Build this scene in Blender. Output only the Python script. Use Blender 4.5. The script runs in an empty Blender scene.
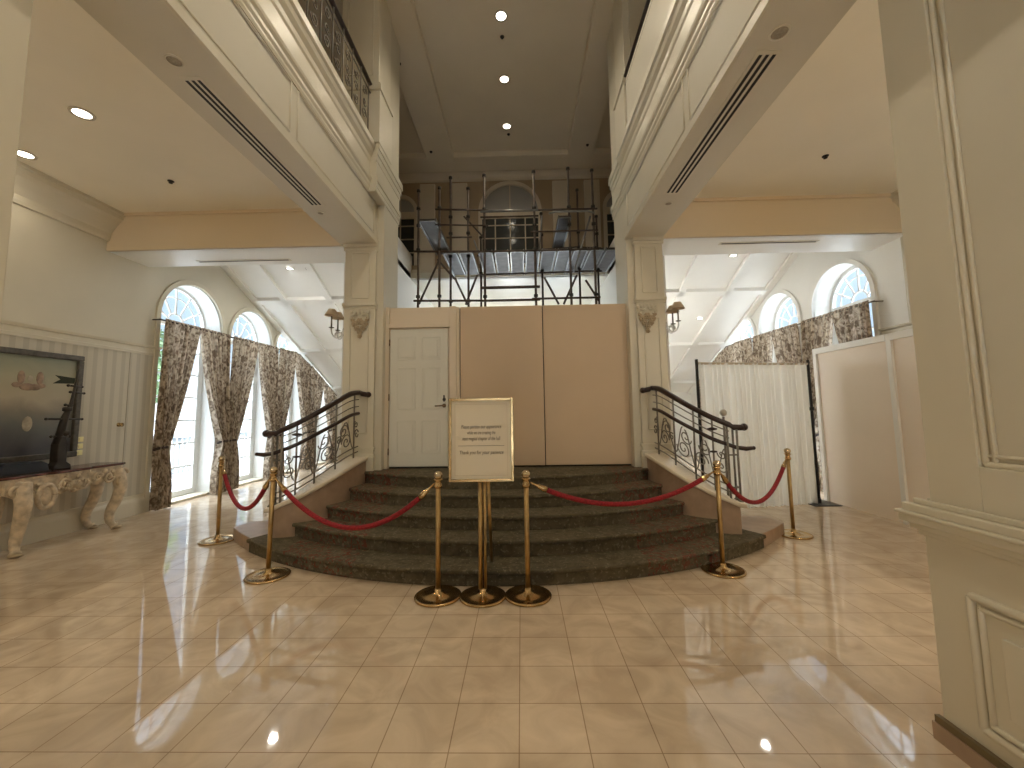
import bpy, math, random
from mathutils import Vector, Matrix
random.seed(7)
PI = math.pi
sc = bpy.context.scene
COL = sc.collection

# ------------------------------------------------------------------ materials
def new_mat(name):
    m = bpy.data.materials.new(name); m.use_nodes = True
    nt = m.node_tree
    return m, nt, nt.nodes['Principled BSDF']

def simple(name, col, rough=.5, metal=0., spec=.5, noise=0., nscale=8., bump=0.):
    m, nt, b = new_mat(name)
    b.inputs['Base Color'].default_value = (*col, 1)
    b.inputs['Roughness'].default_value = rough
    b.inputs['Metallic'].default_value = metal
    b.inputs['Specular IOR Level'].default_value = spec
    if noise or bump:
        tc = nt.nodes.new('ShaderNodeTexCoord')
        n = nt.nodes.new('ShaderNodeTexNoise'); n.inputs['Scale'].default_value = nscale; n.inputs['Detail'].default_value = 5
        nt.links.new(tc.outputs['Object'], n.inputs['Vector'])
        if noise:
            r = nt.nodes.new('ShaderNodeValToRGB')
            r.color_ramp.elements[0].position = .3; r.color_ramp.elements[1].position = .7
            r.color_ramp.elements[0].color = (*[c*(1-noise) for c in col], 1)
            r.color_ramp.elements[1].color = (*[min(1, c*(1+noise)) for c in col], 1)
            nt.links.new(n.outputs['Fac'], r.inputs['Fac']); nt.links.new(r.outputs['Color'], b.inputs['Base Color'])
        if bump:
            bp = nt.nodes.new('ShaderNodeBump'); bp.inputs['Strength'].default_value = bump; bp.inputs['Distance'].default_value = .02
            nt.links.new(n.outputs['Fac'], bp.inputs['Height']); nt.links.new(bp.outputs['Normal'], b.inputs['Normal'])
    return m

def emit(name, col, s):
    m = bpy.data.materials.new(name); m.use_nodes = True
    nt = m.node_tree; nt.nodes.clear()
    e = nt.nodes.new('ShaderNodeEmission'); o = nt.nodes.new('ShaderNodeOutputMaterial')
    e.inputs['Color'].default_value = (*col, 1); e.inputs['Strength'].default_value = s
    nt.links.new(e.outputs[0], o.inputs[0]); return m

def math_node(nt, op, a, b=None):
    n = nt.nodes.new('ShaderNodeMath'); n.operation = op
    for i, v in enumerate((a, b)):
        if v is None: continue
        if isinstance(v, (int, float)): n.inputs[i].default_value = v
        else: nt.links.new(v, n.inputs[i])
    return n.outputs[0]

def mix_col(nt, fac, a, b):
    n = nt.nodes.new('ShaderNodeMix'); n.data_type = 'RGBA'
    if isinstance(fac, (int, float)): n.inputs['Factor'].default_value = fac
    else: nt.links.new(fac, n.inputs['Factor'])
    for k, v in ((6, a), (7, b)):
        if isinstance(v, tuple): n.inputs[k].default_value = (*v, 1)
        else: nt.links.new(v, n.inputs[k])
    return n.outputs[2]

M = {}
PAINT = (.62, .58, .475)
M['paint'] = simple('cream_paint', PAINT, .42, noise=.03, nscale=2)
M['paint_trim'] = simple('cream_trim_paint', (.66, .615, .50), .32, noise=.02, nscale=3)
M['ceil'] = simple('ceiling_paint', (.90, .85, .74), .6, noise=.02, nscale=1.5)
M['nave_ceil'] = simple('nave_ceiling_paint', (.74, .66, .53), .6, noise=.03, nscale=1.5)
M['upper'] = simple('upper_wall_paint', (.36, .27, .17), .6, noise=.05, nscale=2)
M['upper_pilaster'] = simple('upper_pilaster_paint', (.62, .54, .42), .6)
M['white'] = simple('white_paint', (.84, .83, .79), .45, noise=.02, nscale=2)
M['white_gloss'] = simple('white_gloss_paint', (.86, .87, .86), .3)
M['board'] = simple('partition_board', (.62, .48, .335), .55, noise=.04, nscale=1.2)
M['board_r'] = simple('aisle_partition_board', (.86, .76, .65), .5, noise=.03, nscale=1.2)
M['beam'] = simple('beam_paint', (.64, .60, .50), .5, noise=.02, nscale=2)
M['bulk'] = simple('tan_band_paint', (.76, .64, .47), .55)
M['board_frame'] = simple('partition_frame_paint', (.74, .64, .51), .5)
M['door'] = simple('door_paint', (.70, .69, .62), .45, noise=.02, nscale=3)
M['brass'] = simple('polished_brass', (.56, .39, .19), .2, 1., noise=.15, nscale=20)
M['brass_sat'] = simple('satin_brass', (.50, .35, .16), .33, 1., noise=.2, nscale=14)
M['finial'] = simple('pale_brass_finial', (.66, .55, .38), .18, 1.)
M['rope'] = simple('red_velvet', (.27, .008, .016), .75, noise=.35, nscale=60, bump=.4)
M['wood'] = simple('dark_mahogany', (.026, .011, .009), .28, noise=.3, nscale=10)
M['iron'] = simple('grey_wrought_iron', (.21, .19, .16), .45, .4, noise=.2, nscale=30)
M['black'] = simple('black_metal', (.015, .015, .016), .4, .2)
M['slot'] = simple('black_slot', (.02, .018, .02), .8)
M['grille'] = simple('speaker_grille', (.38, .34, .27), .7, noise=.2, nscale=90)
M['stone'] = simple('tan_stone', (.36, .255, .18), .35, noise=.12, nscale=9)
M['curbcap'] = simple('cream_stone_cap', (.70, .62, .50), .3, noise=.06, nscale=6)
M['scaf'] = simple('scaffold_tube', (.085, .06, .045), .5, .5, noise=.4, nscale=8)
M['scaf_coupler'] = simple('scaffold_coupler', (.05, .045, .04), .5, .6)
M['scaf_light'] = simple('scaffold_alloy', (.26, .26, .25), .4, .6, noise=.2, nscale=8)
M['plank'] = simple('scaffold_deck_board', (.085, .075, .068), .6, noise=.25, nscale=7)
M['paper'] = simple('sign_paper', (.80, .73, .58), .5)
M['ink'] = simple('sign_ink', (.16, .12, .07), .7)
M['crystal'] = simple('sconce_crystal', (.80, .80, .78), .12, .1, 1.)
M['shade'] = simple('sconce_shade', (.62, .50, .36), .7)
M['chrome'] = simple('door_hardware', (.35, .27, .2), .25, 1.)
M['carved'] = simple('carved_gesso', (.60, .50, .37), .55, noise=.3, nscale=14, bump=.5)
M['carved_dark'] = simple('carved_gilt', (.47, .38, .26), .5, .2, noise=.3, nscale=16, bump=.4)
M['marble_red'] = simple('red_marble', (.10, .035, .028), .15, noise=.5, nscale=9)
M['model'] = simple('dark_model_wood', (.022, .016, .012), .5, noise=.4, nscale=14)
M['navy'] = simple('navy_plinth', (.012, .016, .028), .35)
M['picframe'] = simple('picture_frame_wood', (.075, .065, .05), .4, noise=.4, nscale=20)
M['plate'] = simple('switch_plate', (.95, .88, .50), .4)
M['outside'] = simple('terrace_paving', (.50, .52, .54), .8, noise=.08, nscale=1)
M['leaf'] = simple('tree_leaf', (.10, .17, .07), .7, noise=.4, nscale=4)
M['bark'] = simple('tree_bark', (.16, .12, .09), .9, noise=.3, nscale=8)
M['baseedge'] = simple('floor_edge_trim', (.16, .12, .06), .4, .2)
M['lampring'] = simple('lamp_ring', (.55, .50, .42), .35, .3)
M['lamp_on'] = emit('lamp_on', (1., .93, .78), 14)
M['lamp_cool'] = emit('lamp_on_neutral', (1., .97, .90), 9)
M['lamp_off'] = simple('lamp_off', (.7, .7, .66), .3)

# glass that lets the daylight in
def glass():
    m = bpy.data.materials.new('window_glass'); m.use_nodes = True
    nt = m.node_tree; nt.nodes.clear()
    o = nt.nodes.new('ShaderNodeOutputMaterial'); mx = nt.nodes.new('ShaderNodeMixShader')
    t = nt.nodes.new('ShaderNodeBsdfTransparent'); g = nt.nodes.new('ShaderNodeBsdfGlossy')
    t.inputs[0].default_value = (.80, .82, .83, 1)
    g.inputs['Roughness'].default_value = .03; mx.inputs[0].default_value = .06
    nt.links.new(t.outputs[0], mx.inputs[1]); nt.links.new(g.outputs[0], mx.inputs[2]); nt.links.new(mx.outputs[0], o.inputs[0])
    return m
M['balustrade'] = simple('terrace_balustrade_paint', (.50, .53, .56), .5)
M['glass'] = glass()

# floor marble tiles
def floor_mat():
    m, nt, b = new_mat('polished_marble_tiles')
    tc = nt.nodes.new('ShaderNodeTexCoord'); mp = nt.nodes.new('ShaderNodeMapping')
    nt.links.new(tc.outputs['Object'], mp.inputs['Vector'])
    TX, TY = .313, .308
    mp.inputs['Location'].default_value = (.034/TX+40, -1.955/TY+40, 0)
    mp.inputs['Scale'].default_value = (1/TX, 1/TY, 1)
    br = nt.nodes.new('ShaderNodeTexBrick'); br.offset = 0.; br.squash = 1.
    br.inputs['Scale'].default_value = 1.; br.inputs['Brick Width'].default_value = 1.; br.inputs['Row Height'].default_value = 1.
    br.inputs['Mortar Size'].default_value = .009; br.inputs['Mortar Smooth'].default_value = .3; br.inputs['Bias'].default_value = 0
    br.inputs['Color1'].default_value = (.66, .55, .42, 1); br.inputs['Color2'].default_value = (.61, .505, .385, 1)
    br.inputs['Mortar'].default_value = (.34, .25, .17, 1)
    nt.links.new(mp.outputs[0], br.inputs['Vector'])
    n = nt.nodes.new('ShaderNodeTexNoise'); n.inputs['Scale'].default_value = 3.2; n.inputs['Detail'].default_value = 8; n.inputs['Distortion'].default_value = 1.4
    nt.links.new(tc.outputs['Object'], n.inputs['Vector'])
    r = nt.nodes.new('ShaderNodeValToRGB'); r.color_ramp.elements[0].position = .35; r.color_ramp.elements[1].position = .68
    r.color_ramp.elements[0].color = (.86, .82, .78, 1); r.color_ramp.elements[1].color = (1.12, 1.1, 1.07, 1)
    nt.links.new(n.outputs['Fac'], r.inputs['Fac'])
    mx = nt.nodes.new('ShaderNodeMix'); mx.data_type = 'RGBA'; mx.blend_type = 'MULTIPLY'; mx.inputs['Factor'].default_value = 1
    nt.links.new(br.outputs['Color'], mx.inputs[6]); nt.links.new(r.outputs['Color'], mx.inputs[7])
    nt.links.new(mx.outputs[2], b.inputs['Base Color'])
    b.inputs['Roughness'].default_value = .035
    b.inputs['Specular IOR Level'].default_value = .8
    bp = nt.nodes.new('ShaderNodeBump'); bp.inputs['Strength'].default_value = .12; bp.inputs['Distance'].default_value = .002; bp.invert = True
    nt.links.new(br.outputs['Fac'], bp.inputs['Height']); nt.links.new(bp.outputs['Normal'], b.inputs['Normal'])
    return m
M['floor'] = floor_mat()

# wall paper: vertical stripes between the skirting and the rail, plain above
def stripe_mat():
    m, nt, b = new_mat('striped_wallpaper')
    tc = nt.nodes.new('ShaderNodeTexCoord'); sp = nt.nodes.new('ShaderNodeSeparateXYZ')
    nt.links.new(tc.outputs['Object'], sp.inputs[0])
    f = math_node(nt, 'FRACT', math_node(nt, 'MULTIPLY', sp.outputs['Y'], 1/.135))
    s = math_node(nt, 'LESS_THAN', f, .45)
    c = mix_col(nt, s, (.58, .54, .45), (.49, .455, .375))
    nt.links.new(c, b.inputs['Base Color'])
    b.inputs['Roughness'].default_value = .55
    return m
M['stripe'] = stripe_mat()

# patterned stair carpet
def carpet_mat():
    m, nt, b = new_mat('patterned_stair_carpet')
    tc = nt.nodes.new('ShaderNodeTexCoord')
    n = nt.nodes.new('ShaderNodeTexNoise'); n.inputs['Scale'].default_value = 9; n.inputs['Detail'].default_value = 4; n.inputs['Distortion'].default_value = 1.5
    nt.links.new(tc.outputs['Object'], n.inputs['Vector'])
    v = nt.nodes.new('ShaderNodeTexVoronoi'); v.inputs['Scale'].default_value = 9.
    nt.links.new(tc.outputs['Object'], v.inputs['Vector'])
    v2 = nt.nodes.new('ShaderNodeTexVoronoi'); v2.inputs['Scale'].default_value = 17
    nt.links.new(tc.outputs['Object'], v2.inputs['Vector'])
    base = mix_col(nt, n.outputs['Fac'], (.03, .024, .013), (.20, .17, .115))
    n3 = nt.nodes.new('ShaderNodeTexNoise'); n3.inputs['Scale'].default_value = 22; n3.inputs['Detail'].default_value = 2; n3.inputs['Distortion'].default_value = 1.
    nt.links.new(tc.outputs['Object'], n3.inputs['Vector'])
    sp = nt.nodes.new('ShaderNodeSeparateXYZ'); nt.links.new(tc.outputs['Object'], sp.inputs[0])
    band = math_node(nt, 'LESS_THAN', math_node(nt, 'ABSOLUTE', math_node(nt, 'SUBTRACT', math_node(nt, 'ABSOLUTE', sp.outputs['X']), 1.75)), .42)
    red = math_node(nt, 'MULTIPLY', math_node(nt, 'GREATER_THAN', n3.outputs['Fac'], .56), band)
    c1 = mix_col(nt, math_node(nt, 'MULTIPLY', red, .7), base, (.17, .04, .028))
    n4 = nt.nodes.new('ShaderNodeTexNoise'); n4.inputs['Scale'].default_value = 34; n4.inputs['Detail'].default_value = 1
    nt.links.new(tc.outputs['Object'], n4.inputs['Vector'])
    spk = math_node(nt, 'GREATER_THAN', n4.outputs['Fac'], .64)
    c2 = mix_col(nt, math_node(nt, 'MULTIPLY', spk, .6), c1, (.23, .20, .14))
    nt.links.new(c2, b.inputs['Base Color'])
    b.inputs['Roughness'].default_value = .95; b.inputs['Specular IOR Level'].default_value = .1
    n2 = nt.nodes.new('ShaderNodeTexNoise'); n2.inputs['Scale'].default_value = 180
    nt.links.new(tc.outputs['Object'], n2.inputs['Vector'])
    bp = nt.nodes.new('ShaderNodeBump'); bp.inputs['Strength'].default_value = .5; bp.inputs['Distance'].default_value = .004
    nt.links.new(n2.outputs['Fac'], bp.inputs['Height']); nt.links.new(bp.outputs['Normal'], b.inputs['Normal'])
    return m
M['carpet'] = carpet_mat()

def curtain_mat():
    m, nt, b = new_mat('floral_damask_curtain')
    tc = nt.nodes.new('ShaderNodeTexCoord'); mp = nt.nodes.new('ShaderNodeMapping')
    nt.links.new(tc.outputs['UV'], mp.inputs['Vector'])
    n = nt.nodes.new('ShaderNodeTexNoise'); n.inputs['Scale'].default_value = 7.; n.inputs['Detail'].default_value = 3; n.inputs['Distortion'].default_value = 1.6
    nt.links.new(mp.outputs[0], n.inputs['Vector'])
    v = nt.nodes.new('ShaderNodeTexVoronoi'); v.inputs['Scale'].default_value = 6
    nt.links.new(mp.outputs[0], v.inputs['Vector'])
    r = nt.nodes.new('ShaderNodeValToRGB'); r.color_ramp.interpolation = 'LINEAR'
    e = r.color_ramp.elements
    e[0].position = .40; e[0].color = (.22, .165, .12, 1)
    e[1].position = .62; e[1].color = (.70, .61, .49, 1)
    x = e.new(.49); x.color = (.46, .375, .285, 1)
    nt.links.new(n.outputs['Fac'], r.inputs['Fac'])
    ros = math_node(nt, 'LESS_THAN', v.outputs['Distance'], .22)
    c = mix_col(nt, math_node(nt, 'MULTIPLY', ros, .6), r.outputs['Color'], (.22, .15, .11))
    nt.links.new(c, b.inputs['Base Color']); b.inputs['Roughness'].default_value = .85; b.inputs['Specular IOR Level'].default_value = .2
    t = nt.nodes.new('ShaderNodeBsdfTranslucent'); nt.links.new(c, t.inputs['Color'])
    mx = nt.nodes.new('ShaderNodeMixShader'); mx.inputs[0].default_value = .35
    o = nt.nodes['Material Output']
    nt.links.new(b.outputs[0], mx.inputs[1]); nt.links.new(t.outputs[0], mx.inputs[2]); nt.links.new(mx.outputs[0], o.inputs[0])
    return m
M['curtain'] = curtain_mat()

def drape_mat():
    m, nt, b = new_mat('white_sheer_drape')
    b.inputs['Base Color'].default_value = (.93, .925, .90, 1); b.inputs['Roughness'].default_value = .7
    t = nt.nodes.new('ShaderNodeBsdfTranslucent'); t.inputs['Color'].default_value = (.86, .85, .80, 1)
    mx = nt.nodes.new('ShaderNodeMixShader'); mx.inputs[0].default_value = .6
    o = nt.nodes['Material Output']
    nt.links.new(b.outputs[0], mx.inputs[1]); nt.links.new(t.outputs[0], mx.inputs[2]); nt.links.new(mx.outputs[0], o.inputs[0])
    return m
M['drape'] = drape_mat()

def picture_mat():
    m, nt, b = new_mat('painted_canvas')
    tc = nt.nodes.new('ShaderNodeTexCoord'); sp = nt.nodes.new('ShaderNodeSeparateXYZ')
    nt.links.new(tc.outputs['Object'], sp.inputs[0])
    n = nt.nodes.new('ShaderNodeTexNoise'); n.inputs['Scale'].default_value = 2.2; n.inputs['Detail'].default_value = 6; n.inputs['Distortion'].default_value = .8
    nt.links.new(tc.outputs['Object'], n.inputs['Vector'])
    zz = math_node(nt, 'ADD', sp.outputs['Z'], math_node(nt, 'MULTIPLY', math_node(nt, 'SUBTRACT', n.outputs['Fac'], .5), .35))
    r = nt.nodes.new('ShaderNodeValToRGB'); e = r.color_ramp.elements
    e[0].position = 0.05; e[0].color = (.06, .06, .07, 1)
    e[1].position = .97; e[1].color = (.22, .25, .185, 1)
    for p, c in ((.28, (.13, .13, .12)), (.42, (.21, .19, .15)), (.55, (.40, .34, .24)), (.75, (.37, .34, .23))):
        x = e.new(p); x.color = (*c, 1)
    nt.links.new(math_node(nt, 'DIVIDE', zz, 1.2), r.inputs['Fac'])
    nt.links.new(r.outputs['Color'], b.inputs['Base Color']); b.inputs['Roughness'].default_value = .35
    return m
M['picture'] = picture_mat()
M['figure'] = simple('painted_figures', (.27, .185, .125), .4, noise=.5, nscale=11)
M['figure_light'] = simple('painted_light_figures', (.42, .36, .27), .4, noise=.3, nscale=14)

# ------------------------------------------------------------------ mesh helper
class MB:
    def __init__(s): s.v = []; s.f = []; s.uv = None; s.sm = []
    def add(s, vs, fs, smooth=False):
        o = len(s.v); s.v += [tuple(v) for v in vs]; s.f += [tuple(i+o for i in f) for f in fs]; s.sm += [smooth]*len(fs); return s
    def box(s, x0, x1, y0, y1, z0, z1):
        if x0 > x1: x0, x1 = x1, x0
        if y0 > y1: y0, y1 = y1, y0
        if z0 > z1: z0, z1 = z1, z0
        return s.add([(x0,y0,z0),(x1,y0,z0),(x1,y1,z0),(x0,y1,z0),(x0,y0,z1),(x1,y0,z1),(x1,y1,z1),(x0,y1,z1)],
              [(0,3,2,1),(4,5,6,7),(0,1,5,4),(1,2,6,5),(2,3,7,6),(3,0,4,7)])
    def hexa(s, p):   # 8 points, bottom ring then top ring
        return s.add(p, [(0,3,2,1),(4,5,6,7),(0,1,5,4),(1,2,6,5),(2,3,7,6),(3,0,4,7)])
    def tube(s, pts, r, n=8, cap=True, flat=1.):
        pts = [Vector(p) for p in pts]; N = len(pts)
        rs = r if isinstance(r, (list, tuple)) else [r]*N
        vs = []; up = None
        for i, p in enumerate(pts):
            t = (pts[min(i+1, N-1)] - pts[max(i-1, 0)]).normalized()
            if up is None:
                up = Vector((0,0,1)) if abs(t.z) < .9 else Vector((1,0,0))
            a = t.cross(up); 
            if a.length < 1e-6: a = t.cross(Vector((0,1,0)))
            a.normalize(); b = a.cross(t).normalized(); up = b
            for k in range(n):
                q = 2*PI*k/n
                vs.append(p + a*math.cos(q)*rs[i] + b*math.sin(q)*rs[i]*flat)
        fs = [(i*n+k, i*n+(k+1)%n, (i+1)*n+(k+1)%n, (i+1)*n+k) for i in range(N-1) for k in range(n)]
        if cap: fs += [tuple(range(n))[::-1], tuple((N-1)*n+k for k in range(n))]
        return s.add(vs, fs, True)
    def lathe(s, prof, c=(0,0,0), n=24, axis='z'):
        vs = []
        for (r, z) in prof:
            for k in range(n):
                q = 2*PI*k/n; x, y = r*math.cos(q), r*math.sin(q)
                if axis == 'z': vs.append((c[0]+x, c[1]+y, c[2]+z))
                elif axis == 'x': vs.append((c[0]+z, c[1]+x, c[2]+y))
                else: vs.append((c[0]+x, c[1]+z, c[2]+y))
        P = len(prof)
        fs = [(i*n+k, i*n+(k+1)%n, (i+1)*n+(k+1)%n, (i+1)*n+k) for i in range(P-1) for k in range(n)]
        fs += [tuple(range(n))[::-1], tuple((P-1)*n+k for k in range(n))]
        return s.add(vs, fs, True)
    def sphere(s, c, r, n=12, sz=1., sx=1., sy=1.):
        vs = []; m = n//2
        for i in range(1, m):
            a = PI*i/m
            for k in range(n):
                q = 2*PI*k/n; vs.append((c[0]+r*sx*math.sin(a)*math.cos(q), c[1]+r*sy*math.sin(a)*math.sin(q), c[2]+r*sz*math.cos(a)))
        vs += [(c[0],c[1],c[2]+r*sz), (c[0],c[1],c[2]-r*sz)]
        T = len(vs)-2
        fs = [(i*n+k, (i+1)*n+k, (i+1)*n+(k+1)%n, i*n+(k+1)%n) for i in range(m-2) for k in range(n)]
        fs += [(T, k, (k+1)%n) for k in range(n)] + [(T+1, (m-2)*n+(k+1)%n, (m-2)*n+k) for k in range(n)]
        return s.add(vs, fs, True)
    def sweep(s, path, prof, up=(0,0,1), closed_prof=True, cap=True, smooth=False):
        """profile (u, v): u along the side direction (tangent x up), v along up"""
        path = [Vector(p) for p in path]; N = len(path); K = len(prof); upv = Vector(up); vs = []
        for i, p in enumerate(path):
            if i == 0: t = path[1]-path[0]; sc_ = 1
            elif i == N-1: t = path[-1]-path[-2]; sc_ = 1
            else:
                a = (path[i]-path[i-1]).normalized(); b = (path[i+1]-path[i]).normalized(); t = a+b
                c = max(.3, math.sqrt(max(0, (1+a.dot(b))/2))); sc_ = 1/c
            side = t.cross(upv).normalized()
            for (u, w) in prof: vs.append(p + side*u*sc_ + upv*w)
        fs = [(i*K+k, i*K+(k+1)%K, (i+1)*K+(k+1)%K, (i+1)*K+k) for i in range(N-1) for k in range(K if closed_prof else K-1)]
        if cap and closed_prof: fs += [tuple(range(K))[::-1], tuple((N-1)*K+k for k in range(K))]
        return s.add(vs, fs, smooth)
    def prism(s, poly, z0, z1, ax='z'):
        n = len(poly)
        def P(a, b, h): return {'z': (a, b, h), 'y': (a, h, b), 'x': (h, a, b)}[ax]
        return s.add([P(a, b, z0) for a, b in poly] + [P(a, b, z1) for a, b in poly],
              [tuple(range(n))[::-1], tuple(range(n, 2*n))] + [(i, (i+1)%n, n+(i+1)%n, n+i) for i in range(n)])
    def build(s, name, mat, parent=None, smooth=None, bevel=0., loc=None, weld=False):
        me = bpy.data.meshes.new(name)
        xs = [v[0] for v in s.v]; ys = [v[1] for v in s.v]; zs = [v[2] for v in s.v]
        if parent is None:
            L = Vector(loc) if loc is not None else Vector(((min(xs)+max(xs))/2, (min(ys)+max(ys))/2, min(zs)))
            off = L
        else:
            off = Vector((0,0,0)); q = parent
            while q: off += q.location; q = q.parent
            L = Vector((0,0,0))
        me.from_pydata([(v[0]-off.x, v[1]-off.y, v[2]-off.z) for v in s.v], [], s.f)
        me.polygons.foreach_set('use_smooth', s.sm if smooth is None else [smooth]*len(s.f))
        me.materials.append(M[mat] if isinstance(mat, str) else mat)
        if s.uv:
            ul = me.uv_layers.new(name='UVMap')
            for poly in me.polygons:
                for li in poly.loop_indices: ul.data[li].uv = s.uv[me.loops[li].vertex_index]
        me.update()
        import bmesh
        bm = bmesh.new(); bm.from_mesh(me)
        bmesh.ops.recalc_face_normals(bm, faces=bm.faces); bm.to_mesh(me); bm.free()
        o = bpy.data.objects.new(name, me); COL.objects.link(o)
        if parent is not None: o.parent = parent
        o.location = L
        if bevel:
            b = o.modifiers.new('edge', 'BEVEL'); b.width = bevel; b.segments = 2; b.limit_method = 'ANGLE'
        return o

def tag(o, label, cat, group=None, kind=None):
    o['label'] = label; o['category'] = cat
    if group: o['group'] = group
    if kind: o['kind'] = kind
    return o
def root(name, loc, label, cat, group=None):
    o = bpy.data.objects.new(name, None); COL.objects.link(o); o.location = loc; o.empty_display_size = .2
    return tag(o, label, cat, group)
def struct(o, label, cat='wall'):
    return tag(o, label, cat, None, 'structure')
def copy_tree(o, parent=None):
    c = o.copy(); COL.objects.link(c)
    if parent is not None: c.parent = parent
    for ch in list(o.children): copy_tree(ch, c)
    return c

# ------------------------------------------------------------------ key numbers
XL, XR = -5.9, 5.4          # window walls
YB = -5.0                   # wall behind the camera
YC = 5.6                    # cross wall with the two pillars
ZS = 3.85                   # beam soffit
ZA = 4.40                   # aisle ceiling
ZN = 7.6                    # nave ceiling
NX0, NX1 = -2.0, 1.5        # nave sides
XC = -.22                   # stair axis
def zslope(y): return 4.42-.46*(y-7.9)

# ------------------------------------------------------------------ floor and ground
f = MB().box(XL-.4, XR+.4, YB-.2, 14.1, -.12, 0).build('floor', 'floor', loc=(0,0,0))
struct(f, 'polished beige marble tile floor of the hall', 'floor')
g = MB().box(-40, 40, -30, 55, -.35, -.13).build('ground', 'outside', loc=(0,0,-.13))
struct(g, 'pale paved terrace outside the windows', 'ground')

# ------------------------------------------------------------------ arched wall
def arch_pts(yc, w, zs, n=20, a0=0, a1=PI):
    return [(yc + w*math.cos(a0+(a1-a0)*i/n), zs + w*math.sin(a0+(a1-a0)*i/n)) for i in range(n+1)]
def arch_wall(ax, p_in, p_out, c0, c1, z0, z1, ops, n=20):
    """wall in the plane ax=p_in, openings (centre, half width, bottom, spring)"""
    mb = MB()
    P = (lambda c, z, p: (p, c, z)) if ax == 'x' else (lambda c, z, p: (c, p, z))
    for p in (p_in, p_out):
        last = c0
        for (c, w, zb, zs) in ops:
            mb.add([P(last,z0,p),P(c-w,z0,p),P(c-w,z1,p),P(last,z1,p)], [(0,1,2,3)])
            if zb > z0: mb.add([P(c-w,z0,p),P(c+w,z0,p),P(c+w,zb,p),P(c-w,zb,p)], [(0,1,2,3)])
            ar = arch_pts(c, w, zs, n)
            for i in range(n):
                a, b = ar[i], ar[i+1]
                mb.add([P(a[0],a[1],p),P(b[0],b[1],p),P(b[0],z1,p),P(a[0],z1,p)], [(0,1,2,3)])
            last = c+w
        mb.add([P(last,z0,p),P(c1,z0,p),P(c1,z1,p),P(last,z1,p)], [(0,1,2,3)])
    for (c, w, zb, zs) in ops:
        ring = [(c-w, zb), (c+w, zb)] + arch_pts(c, w, zs, n)
        for i in range(len(ring)):
            a, b = ring[i], ring[(i+1)%len(ring)]
            mb.add([P(a[0],a[1],p_in),P(b[0],b[1],p_in),P(b[0],b[1],p_out),P(a[0],a[1],p_out)], [(0,1,2,3)])
    for (a, b) in (((c0,z0),(c0,z1)), ((c0,z1),(c1,z1)), ((c1,z1),(c1,z0)), ((c1,z0),(c0,z0))):
        mb.add([P(a[0],a[1],p_in),P(b[0],b[1],p_in),P(b[0],b[1],p_out),P(a[0],a[1],p_out)], [(0,1,2,3)])
    return mb
def arch_band(ax, c, w0, w1, zb, zs, p0, p1, n=20, bottom=False):
    P = (lambda c_, z, p: (p, c_, z)) if ax == 'x' else (lambda c_, z, p: (c_, p, z))
    inn = [(c+w0, zb)] + arch_pts(c, w0, zs, n) + [(c-w0, zb)]
    out = [(c+w1, zb)] + arch_pts(c, w1, zs, n) + [(c-w1, zb)]
    mb = MB(); K = len(inn); vs = []
    for i in range(K):
        vs += [P(*inn[i], p0), P(*out[i], p0), P(*out[i], p1), P(*inn[i], p1)]
    fs = [(i*4+k, i*4+(k+1)%4, (i+1)*4+(k+1)%4, (i+1)*4+k) for i in range(K-1) for k in range(4)]
    fs += [(0,1,2,3), tuple((K-1)*4+k for k in (3,2,1,0))]
    mb.add(vs, fs); return mb

W_L = [(7.20,.70,.04,3.13),(8.84,.70,.04,3.05),(10.38,.69,.04,3.0),(11.9,.68,.04,3.0)]
W_R = [(6.92,.64,.04,3.22),(8.60,.66,.04,3.18),(10.08,.64,.04,3.05),(11.55,.64,.04,3.0)]
wl = arch_wall('x', XL, XL-.40, 6.05, 13.2, -.1, 5.4, W_L).build('wall_left', 'paint')
struct(wl, 'cream wall with deep arched window openings along the left wing')
wr = arch_wall('x', XR, XR+.40, 5.75, 13.2, -.1, 5.4, W_R).build('wall_right', 'white')
struct(wr, 'pale wall with deep arched window openings behind the beige partition')
wf = MB().box(XL-.4, XL, YB, 6.05, 0, ZA+.1).build('wall_left_front', 'stripe')
struct(wf, 'striped wallpaper wall behind the carved console table')
w = MB().box(XL, XL+.012, YB, 6.53, 2.6, ZA).build('wall_left_frieze', 'paint')
struct(w, 'plain cream wall band above the picture rail on the left')
w = MB().box(XL, XL+.008, 6.05, 6.53, .3, 2.45).build('wall_left_return', 'stripe')
struct(w, 'narrow striped wall strip beside the first left window')
w = MB().box(XR, XR+.4, YB, 5.75, 0, ZA+.1).build('wall_right_front', 'paint')
struct(w, 'cream wall of the right aisle')

# casings, rails, skirting on left wall
for i, (c, ww, zb, zs) in enumerate(W_L):
    o = arch_band('x', c, ww, ww+.075, 0.0, zs, XL+.035, XL-.02).build('trim_%d' % (i+1), 'paint_trim')
    struct(o, 'cream arched casing round window %s of the left wall' % ('one two three four'.split()[i]), 'trim')
for i, (c, ww, zb, zs) in enumerate(W_R):
    o = arch_band('x', c, ww, ww+.075, 0.0, zs, XR-.035, XR+.02).build('trim_%d' % (i+5), 'white')
    struct(o, 'pale arched casing round window %s of the right wall' % ('one two three four'.split()[i]), 'trim')
def moulding(name, path, prof, label, mat='paint_trim', up=(0,0,1), cat='trim'):
    return struct(MB().sweep(path, prof, up).build(name, mat), label, cat)
RAIL = [(0,-.15),(.02,-.15),(.025,-.11),(.012,-.10),(.012,-.04),(.04,-.03),(.055,0),(0,0)]
CROWN = [(0,-.40),(.03,-.40),(.045,-.36),(.05,-.30),(.10,-.22),(.17,-.13),(.21,-.10),(.22,-.05),(.25,-.04),(.25,0),(0,0)]
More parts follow.
